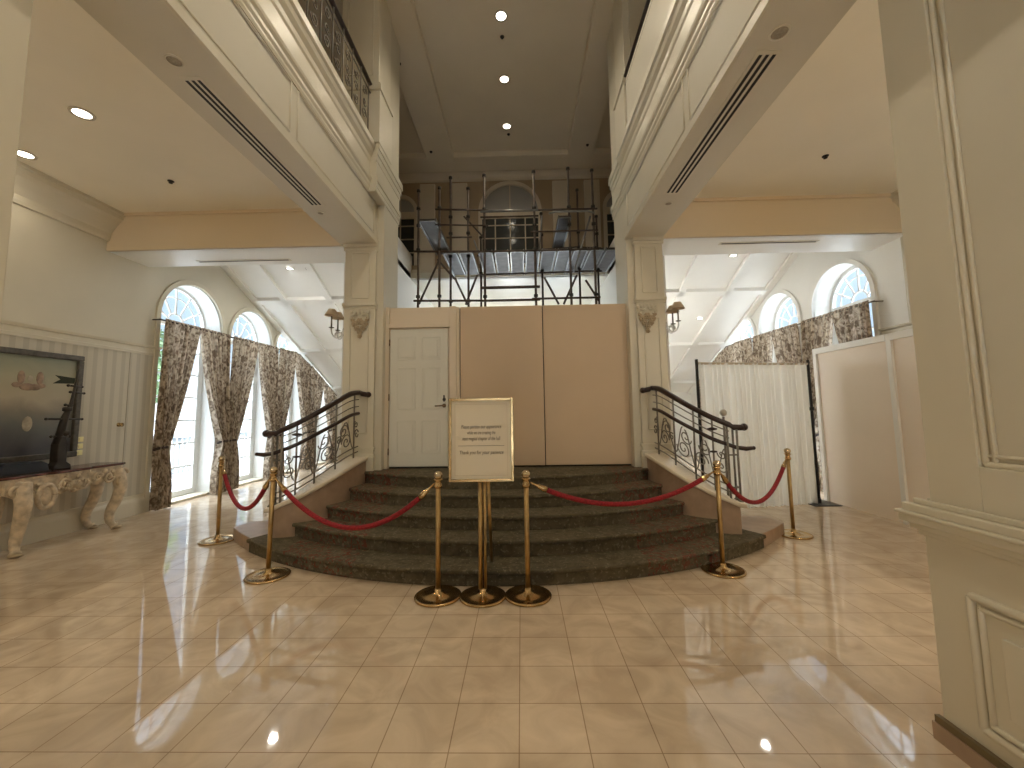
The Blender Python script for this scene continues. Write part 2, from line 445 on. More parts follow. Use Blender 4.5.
SKIRT = [(0,0),(.035,0),(.035,.2),(.03,.22),(.015,.25),(.015,.29),(0,.30)]
moulding('trim_9', [(XL, YB, 2.6), (XL, 6.55, 2.6)], RAIL, 'moulded picture rail above the striped wallpaper')
moulding('trim_10', [(XL, YB, ZA), (XL, YC, ZA)], CROWN, 'crown moulding at the top of the left wall')
moulding('baseboard_left', [(XL, YB, 0), (XL, 6.54, 0)], SKIRT, 'tall cream skirting board below the striped wallpaper')
moulding('trim_11', [(XR, 6.19, 2.62), (XR, YB, 2.62)], RAIL, 'moulded rail on the right aisle wall')
moulding('trim_13', [(XR, YC, ZA), (XR, YB, ZA)], CROWN, 'crown moulding at the top of the right aisle wall')
moulding('baseboard_right', [(XR, YC, 0), (XR, YB, 0)], SKIRT, 'skirting board of the right aisle wall')

for i, (c, ww, zb, zs) in enumerate(W_L):
    o = arch_band('x', c, ww-.018, ww+.004, 0.04, zs, XL-.01, XL-.395).build('trim_%d' % (28+i), 'white_gloss')
    struct(o, 'white lining of the deep reveal of window %s, left wall' % ('one two three four'.split()[i]), 'trim')
# window units
def arch_window(name, xg, c, w, zb, zs, label, sgn):
    fr = arch_band('x', c, w-.06, w, zb, zs, xg-.03, xg+.03)
    d = .022
    y0, y1 = c-w+.05, c+w-.05
    fr.box(xg-.025, xg+.025, y0, y1, zs-.05, zs+.03)                    # transom
    fr.box(xg-.027, xg+.027, y0+.01, y1-.01, zb+.001, zb+.10)
    fr.box(xg-.029, xg+.029, c-.045, c+.045, zb+.002, zs-.01)                     # meeting stiles
    for s in (-1, 1):
        fr.box(xg-.028, xg+.028, c+s*(w-.10)-.04, c+s*(w-.10)+.035, zb+.003, zs-.01)
    nz = 7
    for k in range(1, nz):
        z = zb+.1 + (zs-zb-.15)*k/nz
        fr.box(xg-.018, xg+.018, y0, y1, z-.013, z+.013)
    for k in (1, 2, 3, 4, 5):                                                   # fan
        a = PI*k/6
        p0 = (c+.17*math.cos(a), zs+.17*math.sin(a)); p1 = (c+(w-.05)*math.cos(a), zs+(w-.05)*math.sin(a))
        fr.tube([(xg, *p0), (xg, *p1)], d*.75, 6)
    fr.tube([(xg, y, z) for y, z in arch_pts(c, .17, zs+.02, 12)], d*.75, 6)
    fr.tube([(xg, y, z) for y, z in arch_pts(c, w*.66, zs+.02, 16)], d*.6, 6)
    o = fr.build(name, 'white_gloss'); struct(o, label, 'window')
    ring = [(c-w+.05, zb+.05), (c+w-.05, zb+.05)] + arch_pts(c, w-.05, zs, 20)
    gl = MB().prism(ring, xg-.004, xg+.004, 'x').build('glass', 'glass', o)
    return o
ords = 'first second third fourth'.split()
for i, (c, ww, zb, zs) in enumerate(W_L):
    arch_window('window_%d' % (i+1), XL-.33, c, ww, zb, zs, '%s arched french window of the left wing, white glazing bars' % ords[i], -1)
for i, (c, ww, zb, zs) in enumerate(W_R):
    arch_window('window_%d' % (i+5), XR+.33, c, ww, zb, zs, '%s arched french window of the right wing, fan-shaped top' % ords[i], 1)

# ------------------------------------------------------------------ wing ceilings (sloping, coffered)
def wing(x0, x1, xs, sname, label, lab2, num):
    o = MB().hexa([(x0,6.25,zslope(6.25)),(x1,6.25,zslope(6.25)),(x1,13.3,zslope(13.3)),(x0,13.3,zslope(13.3)),
                   (x0,6.25,zslope(6.25)+.1),(x1,6.25,zslope(6.25)+.1),(x1,13.3,zslope(13.3)+.1),(x0,13.3,zslope(13.3)+.1)]).build(sname, 'white')
    struct(o, label, 'ceiling')
    mb = MB()
    def slab(xa, xb, ya, yb, d):
        mb.hexa([(xa,ya,zslope(ya)-d),(xb,ya,zslope(ya)-d),(xb,yb,zslope(yb)-d),(xa,yb,zslope(yb)-d),
                 (xa,ya,zslope(ya)+.01),(xb,ya,zslope(ya)+.01),(xb,yb,zslope(yb)+.01),(xa,yb,zslope(yb)+.01)])
    for x in xs: slab(x-.065, x+.065, 6.3, 13.2, .07)
    slab(x0, x0+.14, 6.3, 13.2, .06); slab(x1-.14, x1, 6.3, 13.2, .06)
    for y in (6.92, 8.8, 10.68, 12.56): slab(x0, x1, y-.065, y+.065, .07)
    struct(mb.build('trim_%d' % num, 'white'), lab2, 'trim')
wing(XL, -2.75, (-5.17,-4.17,-3.17), 'ceiling_left_wing', 'white sloping coffered ceiling of the left wing', 'raised ribs of the left wing ceiling', 14)
wing(2.26, XR, (2.5,3.5,4.5), 'ceiling_right_wing', 'white sloping coffered ceiling of the right wing', 'raised ribs of the right wing ceiling', 15)
struct(MB().box(XL-.4, -2.75, 13.2, 13.4, -.1, 3.5).build('wall_left_end', 'white'), 'white end wall of the left wing')
struct(MB().box(2.26, XR+.4, 13.2, 13.4, -.1, 3.5).build('wall_right_end', 'white'), 'white end wall of the right wing')

# dividing walls, rear space
struct(MB().box(-2.75, -2.69, 6.25, 14, -.1, 5.4).build('wall_divider_left', 'white'), 'wall between the left wing and the rear landing')
struct(MB().box(2.20, 2.26, 6.25, 14, -.1, 5.4).build('wall_divider_right', 'white'), 'wall between the right wing and the rear landing')
RW = [(-1.9, .75, .9, 3.1), (-.2, .75, .9, 3.1), (1.5, .75, .9, 3.1)]
struct(arch_wall('y', 14, 14.2, -3.15, 2.75, -.1, 4.9, RW).build('wall_rear', 'white'), 'white rear wall with arched windows behind the landing')
for i, (c, ww, zb, zs) in enumerate(RW):
    fr = arch_band('y', c, ww-.06, ww, zb, zs, 14.07, 14.13)
    fr.box(c-.03, c+.03, 14.07, 14.13, zb, zs+ww-.03); fr.box(c-ww+.03, c+ww-.03, 14.07, 14.13, zs-.03, zs+.03)
    o = struct(fr.build('window_%d' % (9+i), 'white_gloss'), 'tall window of the rear wall, %s' % ('left', 'middle', 'right')[i], 'window')
    MB().prism([(c-ww+.05, zb), (c+ww-.05, zb)] + arch_pts(c, ww-.05, zs), 14.096, 14.104, 'y').build('glass', 'glass', o)
struct(MB().box(-4.0, 3.6, 9.9, 14.2, 4.78, 4.92).build('ceiling_rear', 'paint_trim'), 'white ceiling of the rear lower storey', 'ceiling')
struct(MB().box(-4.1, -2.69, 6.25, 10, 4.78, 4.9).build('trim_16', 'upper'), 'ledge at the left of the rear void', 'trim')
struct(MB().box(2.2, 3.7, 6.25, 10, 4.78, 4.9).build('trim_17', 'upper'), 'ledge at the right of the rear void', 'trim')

# upper rear wall with three arched windows, pilasters and crown
UW = [(-3.0, .42, 5.15, 6.55), (-.2, .76, 5.15, 6.5), (2.6, .42, 5.15, 6.55)]
struct(arch_wall('y', 10, 10.15, -4.1, 3.7, 4.88, ZN, UW).build('wall_upper_rear', 'upper'), 'brown upper wall with arched windows behind the scaffold')
for i, (c, ww, zb, zs) in enumerate(UW):
    fr = arch_band('y', c, ww-.05, ww+.04, zb, zs, 9.97, 10.12)
    ns = 4 if i == 1 else 2
    for k in range(1, ns): x = c-ww+2*ww*k/ns; fr.box(x-.014, x+.014, 10.04, 10.08, zb, zs)
    for k in range(1, 5): z = zb+(zs-zb)*k/4.; fr.box(c-ww, c+ww, 10.04, 10.08, z-.012, z+.012)
    fr.box(c-ww, c+ww, 10.03, 10.1, zs-.16, zs+.02)
    fr.box(c-.014, c+.014, 10.04, 10.08, zs, zs+ww)
    o = struct(fr.build('window_%d' % (12+i), 'upper_pilaster'), 'dark arched window of the upper rear wall, %s' % ('left', 'middle', 'right')[i], 'window')
    MB().prism([(c-ww+.02, zb), (c+ww-.02, zb)] + arch_pts(c, ww-.02, zs), 10.06, 10.065, 'y').build('glass', simple('upper_window_glass', (.045, .05, .05), .1), o)
    MB().prism([(c-ww+.05, zs+.02), (c+ww-.05, zs+.02)] + arch_pts(c, ww-.05, zs+.02)[1:-1], 10.045, 10.055, 'y').build('fan_light', simple('fan_light_panel', (.34, .33, .31), .5), o)
for x in (-2.29, -1.47, 1.07, 1.87):
    struct(MB().box(x-.19, x+.19, 9.93, 10.02, 4.95, 7.25).build('trim_18', 'upper_pilaster', bevel=.01), 'flat pilaster strip on the upper rear wall', 'trim')
moulding('trim_19', [(-4, 10, ZN), (3.6, 10, ZN)], [(a*.7, b*.7) for a, b in CROWN], 'crown moulding of the upper rear wall', 'upper_pilaster')
struct(MB().box(-4, 3.6, 9.94, 10.02, 4.78, 5.02).build('trim_20', 'upper_pilaster'), 'horizontal band under the upper rear windows', 'trim')
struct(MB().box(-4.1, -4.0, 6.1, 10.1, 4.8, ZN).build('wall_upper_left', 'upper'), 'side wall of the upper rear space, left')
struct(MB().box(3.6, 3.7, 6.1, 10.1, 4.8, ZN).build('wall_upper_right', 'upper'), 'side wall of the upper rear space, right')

# nave ceiling
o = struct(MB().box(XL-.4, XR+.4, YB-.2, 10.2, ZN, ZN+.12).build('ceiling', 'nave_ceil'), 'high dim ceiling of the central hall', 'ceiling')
mb = MB()
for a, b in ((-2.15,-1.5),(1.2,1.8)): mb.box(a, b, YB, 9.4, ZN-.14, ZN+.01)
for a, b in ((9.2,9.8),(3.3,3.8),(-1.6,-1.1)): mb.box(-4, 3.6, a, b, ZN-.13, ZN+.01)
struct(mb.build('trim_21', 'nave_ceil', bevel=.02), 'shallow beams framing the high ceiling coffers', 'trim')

# upper storey over the aisles
for side, (xa, xb) in (('left', (XL, NX0-.13)), ('right', (NX1+.13, XR))):
    xo = XL-.05 if side == 'left' else XR+.05
    struct(MB().box(xa, xb, YB, YC+.65, ZA, 4.9).build('ceiling_%s_aisle' % side, 'ceil'), 'flat cream ceiling of the %s aisle' % side, 'ceiling')
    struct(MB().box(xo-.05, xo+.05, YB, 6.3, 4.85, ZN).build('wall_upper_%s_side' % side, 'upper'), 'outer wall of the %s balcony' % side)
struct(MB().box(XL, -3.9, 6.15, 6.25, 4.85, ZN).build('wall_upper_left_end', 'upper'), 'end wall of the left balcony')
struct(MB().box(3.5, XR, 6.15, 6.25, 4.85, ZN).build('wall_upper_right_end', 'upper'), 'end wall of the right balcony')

# nave beams: soffit, fascia with panels, mouldings
def nave_side(s, xi, xo, num, side):
    # s = direction from the fascia into the nave
    body = MB().box(xi, xo, YB, YC+.02, ZS, ZA+.02).box(xi, xi-s*.12, YB, YC+.02, ZA, 4.95)
    struct(body.build('beam_%s' % side, 'beam', bevel=.004), 'long cream beam over the %s edge of the hall' % side, 'beam')
    mb = MB()
    ys = [-4.9, -2.6, -.6, 1.35, 3.42, 5.5]
    for a, b in zip(ys[:-1], ys[1:]):
        ya, yb, za, zb = a+.07, b-.05, ZS+.12, 4.44
        for (p, q) in (((ya,za),(yb,za)), ((yb,za),(yb,zb)), ((yb,zb),(ya,zb)), ((ya,zb),(ya,za))):
            mb.tube([(xi, *p), (xi, *q)], .011, 6)
    mb.box(xi, xi+s*.02, YB, YC, ZS, ZS+.07)
    struct(mb.build('trim_%d' % num, 'paint_trim'), 'panel mouldings on the %s beam' % side, 'trim')
    path = [(xi, YB, 0), (xi, YC, 0)] if s > 0 else [(xi, YC, 0), (xi, YB, 0)]
    M1 = [(0,4.45),(.01,4.45),(.018,4.48),(.018,4.50),(.03,4.53),(.03,4.56),(.045,4.59),(.05,4.62),(.05,4.64),(.02,4.66),(.02,4.84),(.03,4.87),(.035,4.92),(.06,4.97),(.07,5.02),(.09,5.04),(.09,5.12),(.06,5.15),(0,5.15)]
    struct(MB().sweep(path, M1).build('trim_%d' % (num+1), 'paint_trim'), 'stepped cornice below the %s balcony railing' % side, 'trim')
nave_side(1, NX0, NX0-.5, 22, 'left')
nave_side(-1, NX1, NX1+.5, 24, 'right')

# cross beams (bulkheads) over the wing openings
for side, (a, b), num in (('left', (XL, -2.4), 26), ('right', (1.95, XR), 27)):
    struct(MB().box(a, b, YC, YC+.65, ZS, ZA+.5).build('beam_%s_opening' % side, 'white'), 'white lintel over the opening to the %s wing' % side, 'beam')
    mb = MB().box(a, b, YC-.012, YC+.01, ZS, ZA)
    mb.box(a, b, YC-.03, YC, ZS, ZS+.13); mb.box(a, b, YC-.05, YC, ZA-.04, ZA)
    struct(mb.build('trim_%d' % num, 'bulk'), 'tan painted face band over the %s wing opening' % side, 'trim')

# ------------------------------------------------------------------ pillars at the landing
def panel_frame(mb, x0, x1, z0, z1, y, d=.016, r=.012):
    for (p, q) in (((x0,z0),(x1,z0)), ((x1,z0),(x1,z1)), ((x1,z1),(x0,z1)), ((x0,z1),(x0,z0))):
        mb.tube([(p[0], y, p[1]), (q[0], y, q[1])], r, 6)
def pillar(side, x0, x1, s):
    # s = +1 when the nave lies towards +x
    zb = 0.0
    mb = MB().box(x0, x1, YC, 6.25, zb, ZN)
    outer = x0 if s > 0 else x1
    inner = x1 if s > 0 else x0
    o = struct(mb.build('pillar_%s' % side, 'paint', bevel=.006), 'tall cream panelled pillar at the %s of the stairs' % side, 'pillar')
    fx0, fx1 = (x0+.02, x1-.1) if s > 0 else (x0+.1, x1-.02)
    t = MB()
    t.box(fx0, fx1, YC-.045, YC, 0, ZS)                                      # raised pilaster face
    panel_frame(t, fx0+.09, fx1-.09, 1.22, 2.72, YC-.045)
    panel_frame(t, fx0+.09, fx1-.09, 3.08, 3.72, YC-.045)
    for (za, zc, d) in ((.72,.90,.085), (.90,.94,.07), (1.0,1.03,.06), (2.93,2.96,.06), (2.96,3.0,.085), (3.76,3.80,.06), (3.80,3.85,.08)):
        t.box(fx0-.02, fx1+.02, YC-d, YC, za, zc)
    MB_ = t.build('trim_pillar_%s' % side, 'paint_trim', bevel=.004); struct(MB_, 'raised panel mouldings on the %s pillar' % side, 'trim')
    # cornice bands wrapping the inner jamb
    c = MB()
    for (za, zc, d) in ((4.45,4.50,.014), (4.50,4.57,.022), (4.57,4.65,.036), (4.86,4.95,.02), (4.95,5.03,.035), (5.03,5.13,.052)):
        c.box(inner, inner+s*d, YC-.4, 6.27, za, zc)
        c.box(x0, inner+s*d, 6.25, 6.25+d, za, zc) if s > 0 else c.box(inner+s*d, x1, 6.25, 6.25+d, za, zc)
    struct(c.build('trim_cornice_%s' % side, 'paint_trim'), 'cornice wrapping the inner side of the %s pillar' % side, 'trim')
    # upper shaft
    u = MB()
    ux0, ux1 = (x0+.05, x1+.03) if s > 0 else (x0-.03, x1-.05)
    u.box(ux0-.03, ux1+.03, 5.17, YC+.1, 5.1, 5.85); u.box(ux0-.05, ux1+.05, 5.15, YC+.1, 5.85, 5.93); u.box(ux0-.03, ux1+.03, 5.18, YC+.1, 5.93, 5.98)
    u.box(ux0, ux1, 5.2, YC+.1, 5.95, ZN); u.box(min(outer, inner+s*.012), max(outer, inner+s*.012), 5.22, 6.258, ZA+.04, 5.11)
    panel_frame(u, ux0+.09, ux1-.09, 6.1, 7.4, 5.2)
    struct(u.build('pillar_upper_%s' % side, 'paint_trim', bevel=.006), 'upper shaft of the %s pillar at balcony level' % side, 'pillar')
pillar('left', -2.45, -1.9, 1)
pillar('right', 1.5, 2.0, -1)

# carved ornaments on the pillars
def ornament(cx, which):
    r = root('plaster_ornament', (cx, YC-.05, 2.55), 'carved plaster flower drop on the %s pillar beside the wall sconce' % which, 'ornament', 'pillar ornaments')
    mb = MB(); y = YC-.05
    for k in range(6): mb.sphere((cx-.12+.048*k, y-.012, 2.87), .02, 8, sz=1.6)
    mb.build('dentil_row', 'paint_trim', r)
    mb = MB()
    for k, (dx, dz, rr) in enumerate([(0,2.74,.05),(-.07,2.71,.045),(.07,2.71,.045),(-.04,2.65,.04),(.045,2.65,.04),(0,2.6,.04),(0,2.54,.032),(-.1,2.77,.03),(.1,2.77,.03)]):
        for q in range(6):
            a = 2*PI*q/6+k; mb.sphere((cx+dx+rr*.6*math.cos(a), y-.02, dz+rr*.6*math.sin(a)), rr*.5, 8, sy=.8)
        mb.sphere((cx+dx, y-.035, dz), rr*.4, 8)
    mb.build('flower_cluster', 'carved_dark', r)
    mb = MB()
    for s in (-1, 1):
        mb.tube([(cx+s*.03,y-.01,2.83),(cx+s*.10,y-.03,2.84),(cx+s*.13,y-.03,2.80),(cx+s*.10,y-.03,2.77),(cx+s*.08,y-.02,2.79)], .014, 6)
    mb.build('scroll', 'paint_trim', r)
ornament(-2.2, 'left'); ornament(1.73, 'right')

def sconce(xw, s, which):
    # s: direction away from the nave
    r = root('wall_sconce', (xw, YC+.12, 2.6), 'crystal arm wall sconce with small tan shade on the %s pillar' % which, 'sconce', 'wall sconces')
    y = YC+.05
    MB().lathe([(.0,-.005),(.06,0),(.055,.02),(.02,.035)], (xw, y, 2.62), 16, 'x' ).build('backplate', 'crystal', r) if s > 0 else \
    MB().lathe([(.02,-.035),(.055,-.02),(.06,0),(.0,.005)], (xw, y, 2.62), 16, 'x').build('backplate', 'crystal', r)
    for k, dy in enumerate((-.10, .12)):
        pts = [(xw+s*.02, y, 2.62)] + [(xw+s*(.04+.115*(1-math.cos(PI*t/8))/1.0*.5), y+dy*t/8*.9, 2.62-.09*math.sin(PI*t/8)) for t in range(1, 9)]
        ex = pts[-1]
        pts.append((ex[0]+s*.004, ex[1], 2.66))
        a = MB().tube(pts, .009, 8).build('arm', 'crystal', r)
        MB().lathe([(.012,0),(.035,.01),(.036,.016),(.010,.02),(.010,.09),(.009,.17),(.0,.17)], (ex[0], ex[1], 2.66), 12).build('candle', 'iron', a)
        MB().add(*frustum((ex[0], ex[1]), 2.84, 2.93, .095, .045)).build('shade', 'shade', a)
    d = MB().tube([(xw+s*.02, y, 2.62), (xw+s*.05, y-.08, 2.60)], .006, 6)
    for t in range(9):
        a = PI*t/8; d.sphere((xw+s*(.05+.09*math.sin(a)), y-.08+.02*t, 2.60-.03*math.sin(a*2)), .011, 8, sz=1.7)
    d.build('crystal_drop', 'crystal', r)
def frustum(c, z0, z1, r0, r1, n=16):
    vs = [(c[0]+r0*math.cos(2*PI*k/n), c[1]+r0*math.sin(2*PI*k/n), z0) for k in range(n)] + [(c[0]+r1*math.cos(2*PI*k/n), c[1]+r1*math.sin(2*PI*k/n), z1) for k in range(n)]
    return vs, [(k, (k+1)%n, n+(k+1)%n, n+k) for k in range(n)], True
sconce(-2.45, -1, 'left'); sconce(2.0, 1, 'right')

# ------------------------------------------------------------------ near piers
def pier(side, xf, s, yfar, ynear, pk=1.):
    """xf: x of the shaft face towards the nave; s: direction of that face"""
    xb = xf - s*.55
    o = MB(); x0, x1 = min(xf, xb), max(xf, xb)
    o.box(x0, x1, ynear, yfar-.05, 1.02, ZS)
    r = struct(o.build('pier_%s' % side, 'paint', bevel=.004), 'large square cream pier in the %s foreground' % side, 'pier')
    t = MB()
    # raised stiles and rails leaving a recessed panel on the nave face
    d = .03
    t.box(xf, xf+s*d, yfar-.27, yfar-.05, 1.05, ZS); t.box(xf, xf+s*d, ynear, ynear+.15, 1.05, ZS)
    t.box(xf, xf+s*d, ynear+.15, yfar-.27, 1.05, 1.24); t.box(xf, xf+s*d, ynear+.15, yfar-.27, 3.5, ZS)
    for (p, q) in (((yfar-.28,1.25),(yfar-.28,3.5)), ((ynear+.15,1.25),(yfar-.28,1.25))):
        t.tube([(xf+s*.006, *p), (xf+s*.006, *q)], .014, 8)
        t.tube([(xf+s*.005, p[0]-(.035 if p[0]==q[0] else 0), p[1]+(0 if p[0]==q[0] else .035)), (xf+s*.005, q[0]-(.035 if p[0]==q[0] else 0), q[1]+(0 if p[0]==q[0] else .035))], .009, 8)
    struct(t.build('trim_pier_%s' % side, 'paint_trim', bevel=.006), 'raised panel frame on the %s pier shaft' % side, 'trim')
    # pedestal
    e = .035*pk
    ypd = yfar-.01 if pk == 1 else yfar-.06
    p = MB().box(x0-e if s < 0 else x0, x1+e if s > 0 else x1, ynear-.02, ypd, .0, .90)
    px = xf+s*e
    for (za, zc, dd) in ((.895,.92,.015),(.92,.95,.035),(.95,.985,.06),(.985,1.0,.07),(1.0,1.035,.05),(1.035,1.06,.02)):
        dd *= pk
        p.box(min(px, px+s*dd), max(px, px+s*dd), ynear-.05, ypd+dd, za, zc)
        p.box(x0, x1, ynear-.02, ypd-.01+dd, za, zc)
    for (a, b, c, dz) in ((yfar-.19, ynear+.12, .18, .70),):
        for rr, in_ in ((.018, 0), (.012, .035)):
            q = [(a-in_, c+in_), (b+in_, c+in_), (b+in_, dz-in_), (a-in_, dz-in_)]
            for i in range(4): p.tube([(px+s*.004, *q[i]), (px+s*.004, *q[(i+1)%4])], rr, 8)
        p.box(px, px+s*.02, min(a,b)+.11, max(a,b)-.11, c+.11, dz-.11)
    struct(p.build('pedestal_%s' % side, 'paint_trim', bevel=.008), 'panelled pedestal of the %s foreground pier' % side, 'pier')
    k = MB().box(px, px+s*.03*pk, ynear-.03, ypd+.025*pk, 0, .075)
    struct(k.build('baseboard_pier_%s' % side, 'stone'), 'stone base strip of the %s foreground pier' % side, 'baseboard')
    k = MB().box(px, px+s*.022*pk, ynear-.03, ypd+.018*pk, .075, .105)
    struct(k.build('trim_base_%s' % side, 'baseedge'), 'dark edging over the base of the %s foreground pier' % side, 'trim')
pier('right', 1.90, -1, 2.03, 1.0)
pier('left', -2.26, 1, 1.745, .8, .25)

# back wall behind the camera: entrance doors
struct(MB().box(XL, XR, YB-.2, YB, 2.6, ZN).box(XL, -1.6, YB-.2, YB, 0, 2.6).box(1.2, XR, YB-.2, YB, 0, 2.6).build('wall_back', 'paint'), 'entrance wall behind the viewer')
for i, (a, b) in enumerate(((-1.6,-.2),(-.2,1.2))):
    m = MB(); n = 2
    for k in range(n+1): x = a+(b-a)*k/n; m.box(x-.05, x+.05, YB-.12, YB-.06, 0, 2.6)
    for z in (.1, 1.0, 2.5): m.box(a, b, YB-.12, YB-.06, z-.1, z+.1)
    o = struct(m.build('door_%d' % (2+i), 'white_gloss'), 'glazed entrance door behind the viewer, leaf %s' % ('one', 'two')[i], 'door')
    MB().box(a, b, YB-.092, YB-.088, 0, 2.6).build('glass', 'glass', o)

# ------------------------------------------------------------------ staircase
RS = .144
YCEN, R0 = 8.29, 4.63
path = [(1.92,.0,5.62),(1.96,.0,5.34),(2.08,.0,5.08),(2.25,.0,4.88),(2.45,.0,4.76),(2.70,.0,4.70)]
PX = [1.98,2.00,2.07,2.20,2.38,2.58]   # offsets from the stair axis
PY = [5.62,5.34,5.08,4.88,4.76,4.71]
PZ = [.92,.89,.81,.69,.57,.47]
RU = [1.77,1.745,1.64,1.51,1.385,1.29]
RL = [1.49,1.46,1.365,1.255,1.14,1.06]
def catmull(P, n=6):
    out = []
    for i in range(len(P)-1):
        p0, p1, p2, p3 = [Vector(P[max(0, min(len(P)-1, j))]) for j in (i-1, i, i+1, i+2)]
        for k in range(n):
            t = k/n
            out.append(.5*((2*p1)+(p2-p0)*t+(2*p0-5*p1+4*p2-p3)*t*t+(3*p1-p0-3*p2+p3)*t**3))
    out.append(Vector(P[-1])); return out
curve = catmull([(a, b, c) for a, b, c in zip(PX, PY, PZ)])
railU = catmull([(a, b, c) for a, b, c in zip(PX, PY, RU)])
railL = catmull([(a, b, c) for a, b, c in zip(PX, PY, RL)])
stair = root('staircase', (XC, 4.6, 0), 'wide curved staircase with patterned brown carpet leading to the landing', 'stairs')
def step_poly(k, dmax, extra=0):
    R = R0-.32*(k-1)+extra; a1 = math.asin(min(.999, dmax/R)); pts = []
    n = 40
    for i in range(n+1):
        a = -a1+2*a1*i/n; pts.append((XC+R*math.sin(a), YCEN-R*math.cos(a)))
    return pts
dm = {1: 2.78, 2: 2.58, 3: 2.30, 4: 2.12, 5: 2.0}
for k in range(1, 6):
    p = step_poly(k, dm[k])
    ye = p[-1][1]
    if k == 1: back = [(XC+2.6, 4.9), (XC+1.98, 5.6), (XC-1.98, 5.6), (XC-2.6, 4.9)]
    elif k < 5: back = [(XC+min(dm[k], 2.02), 5.6), (XC-min(dm[k], 2.02), 5.6)]
    else: back = [(XC+1.95, 5.6), (XC-1.95, 5.6)]
    top = MB(); poly = p+back
    # riser body set back under a rounded nosing
    top.prism(poly, RS*(k-1)-(0 if k == 1 else .01), RS*k-.03)
    nos = [(XC+(x-XC)*1.006, YCEN+(y-YCEN)*1.006) for x, y in p]+back
    top.prism(nos, RS*k-.038, RS*k)
    o = top.build('step', 'carpet', stair, bevel=.012)
# tan stone plinth showing at both ends of the lowest step
for s in (-1, 1):
    pts = []
    R = R0-.02
    a0, a1 = math.asin(2.76/R), math.asin(3.28/R)
    for i in range(8):
        a = a0+(a1-a0)*i/7; pts.append((XC+s*R*math.sin(a), YCEN-R*math.cos(a)))
    pts += [(XC+s*3.25, 5.3), (XC+s*2.2, 5.62), (XC+s*2.2, 5.0)]
    MB().prism(pts, 0, RS-.004).build('stone_step_end', 'stone', stair, bevel=.008)
    cb = MB(); cp = MB(); n = len(curve)
    pp = [(XC+s*v.x, v.y, v.z) for v in curve]
    # curb wall
    vs = []; 
    for i, v in enumerate(pp):
        a = Vector(pp[max(0, i-1)]); b = Vector(pp[min(n-1, i+1)]); t = (b-a); t.z = 0; t.normalize(); nrm = Vector((t.y, -t.x, 0))
        for (u, z) in ((-.13, -.0), (.13, -.0), (.13, v[2]-.04), (-.13, v[2]-.04)):
            vs.append((v[0]+nrm.x*u, v[1]+nrm.y*u, z))
    fs = [(i*4+k, i*4+(k+1)%4, (i+1)*4+(k+1)%4, (i+1)*4+k) for i in range(n-1) for k in range(4)] + [(0,1,2,3), tuple((n-1)*4+k for k in (3,2,1,0))]
    cb.add(vs, fs); cb.build('curb', 'stone', stair, bevel=.005)
    prof = [(-.15,-.05),(.15,-.05),(.155,-.03),(.15,-.005),(.13,0),(-.13,0),(-.15,-.005),(-.155,-.03)]
    q = pp+[(pp[-1][0]+s*.03, pp[-1][1], pp[-1][2]-.004)]
    cp.sweep(q, prof); cp.build('curb_cap', 'curbcap', stair, bevel=.004)
# landing behind the pillars
struct(MB().box(-2.44, 1.99, 5.6, 14, -.05, RS*5).build('floor_landing', 'carpet'), 'carpeted landing at the top of the stairs', 'floor')

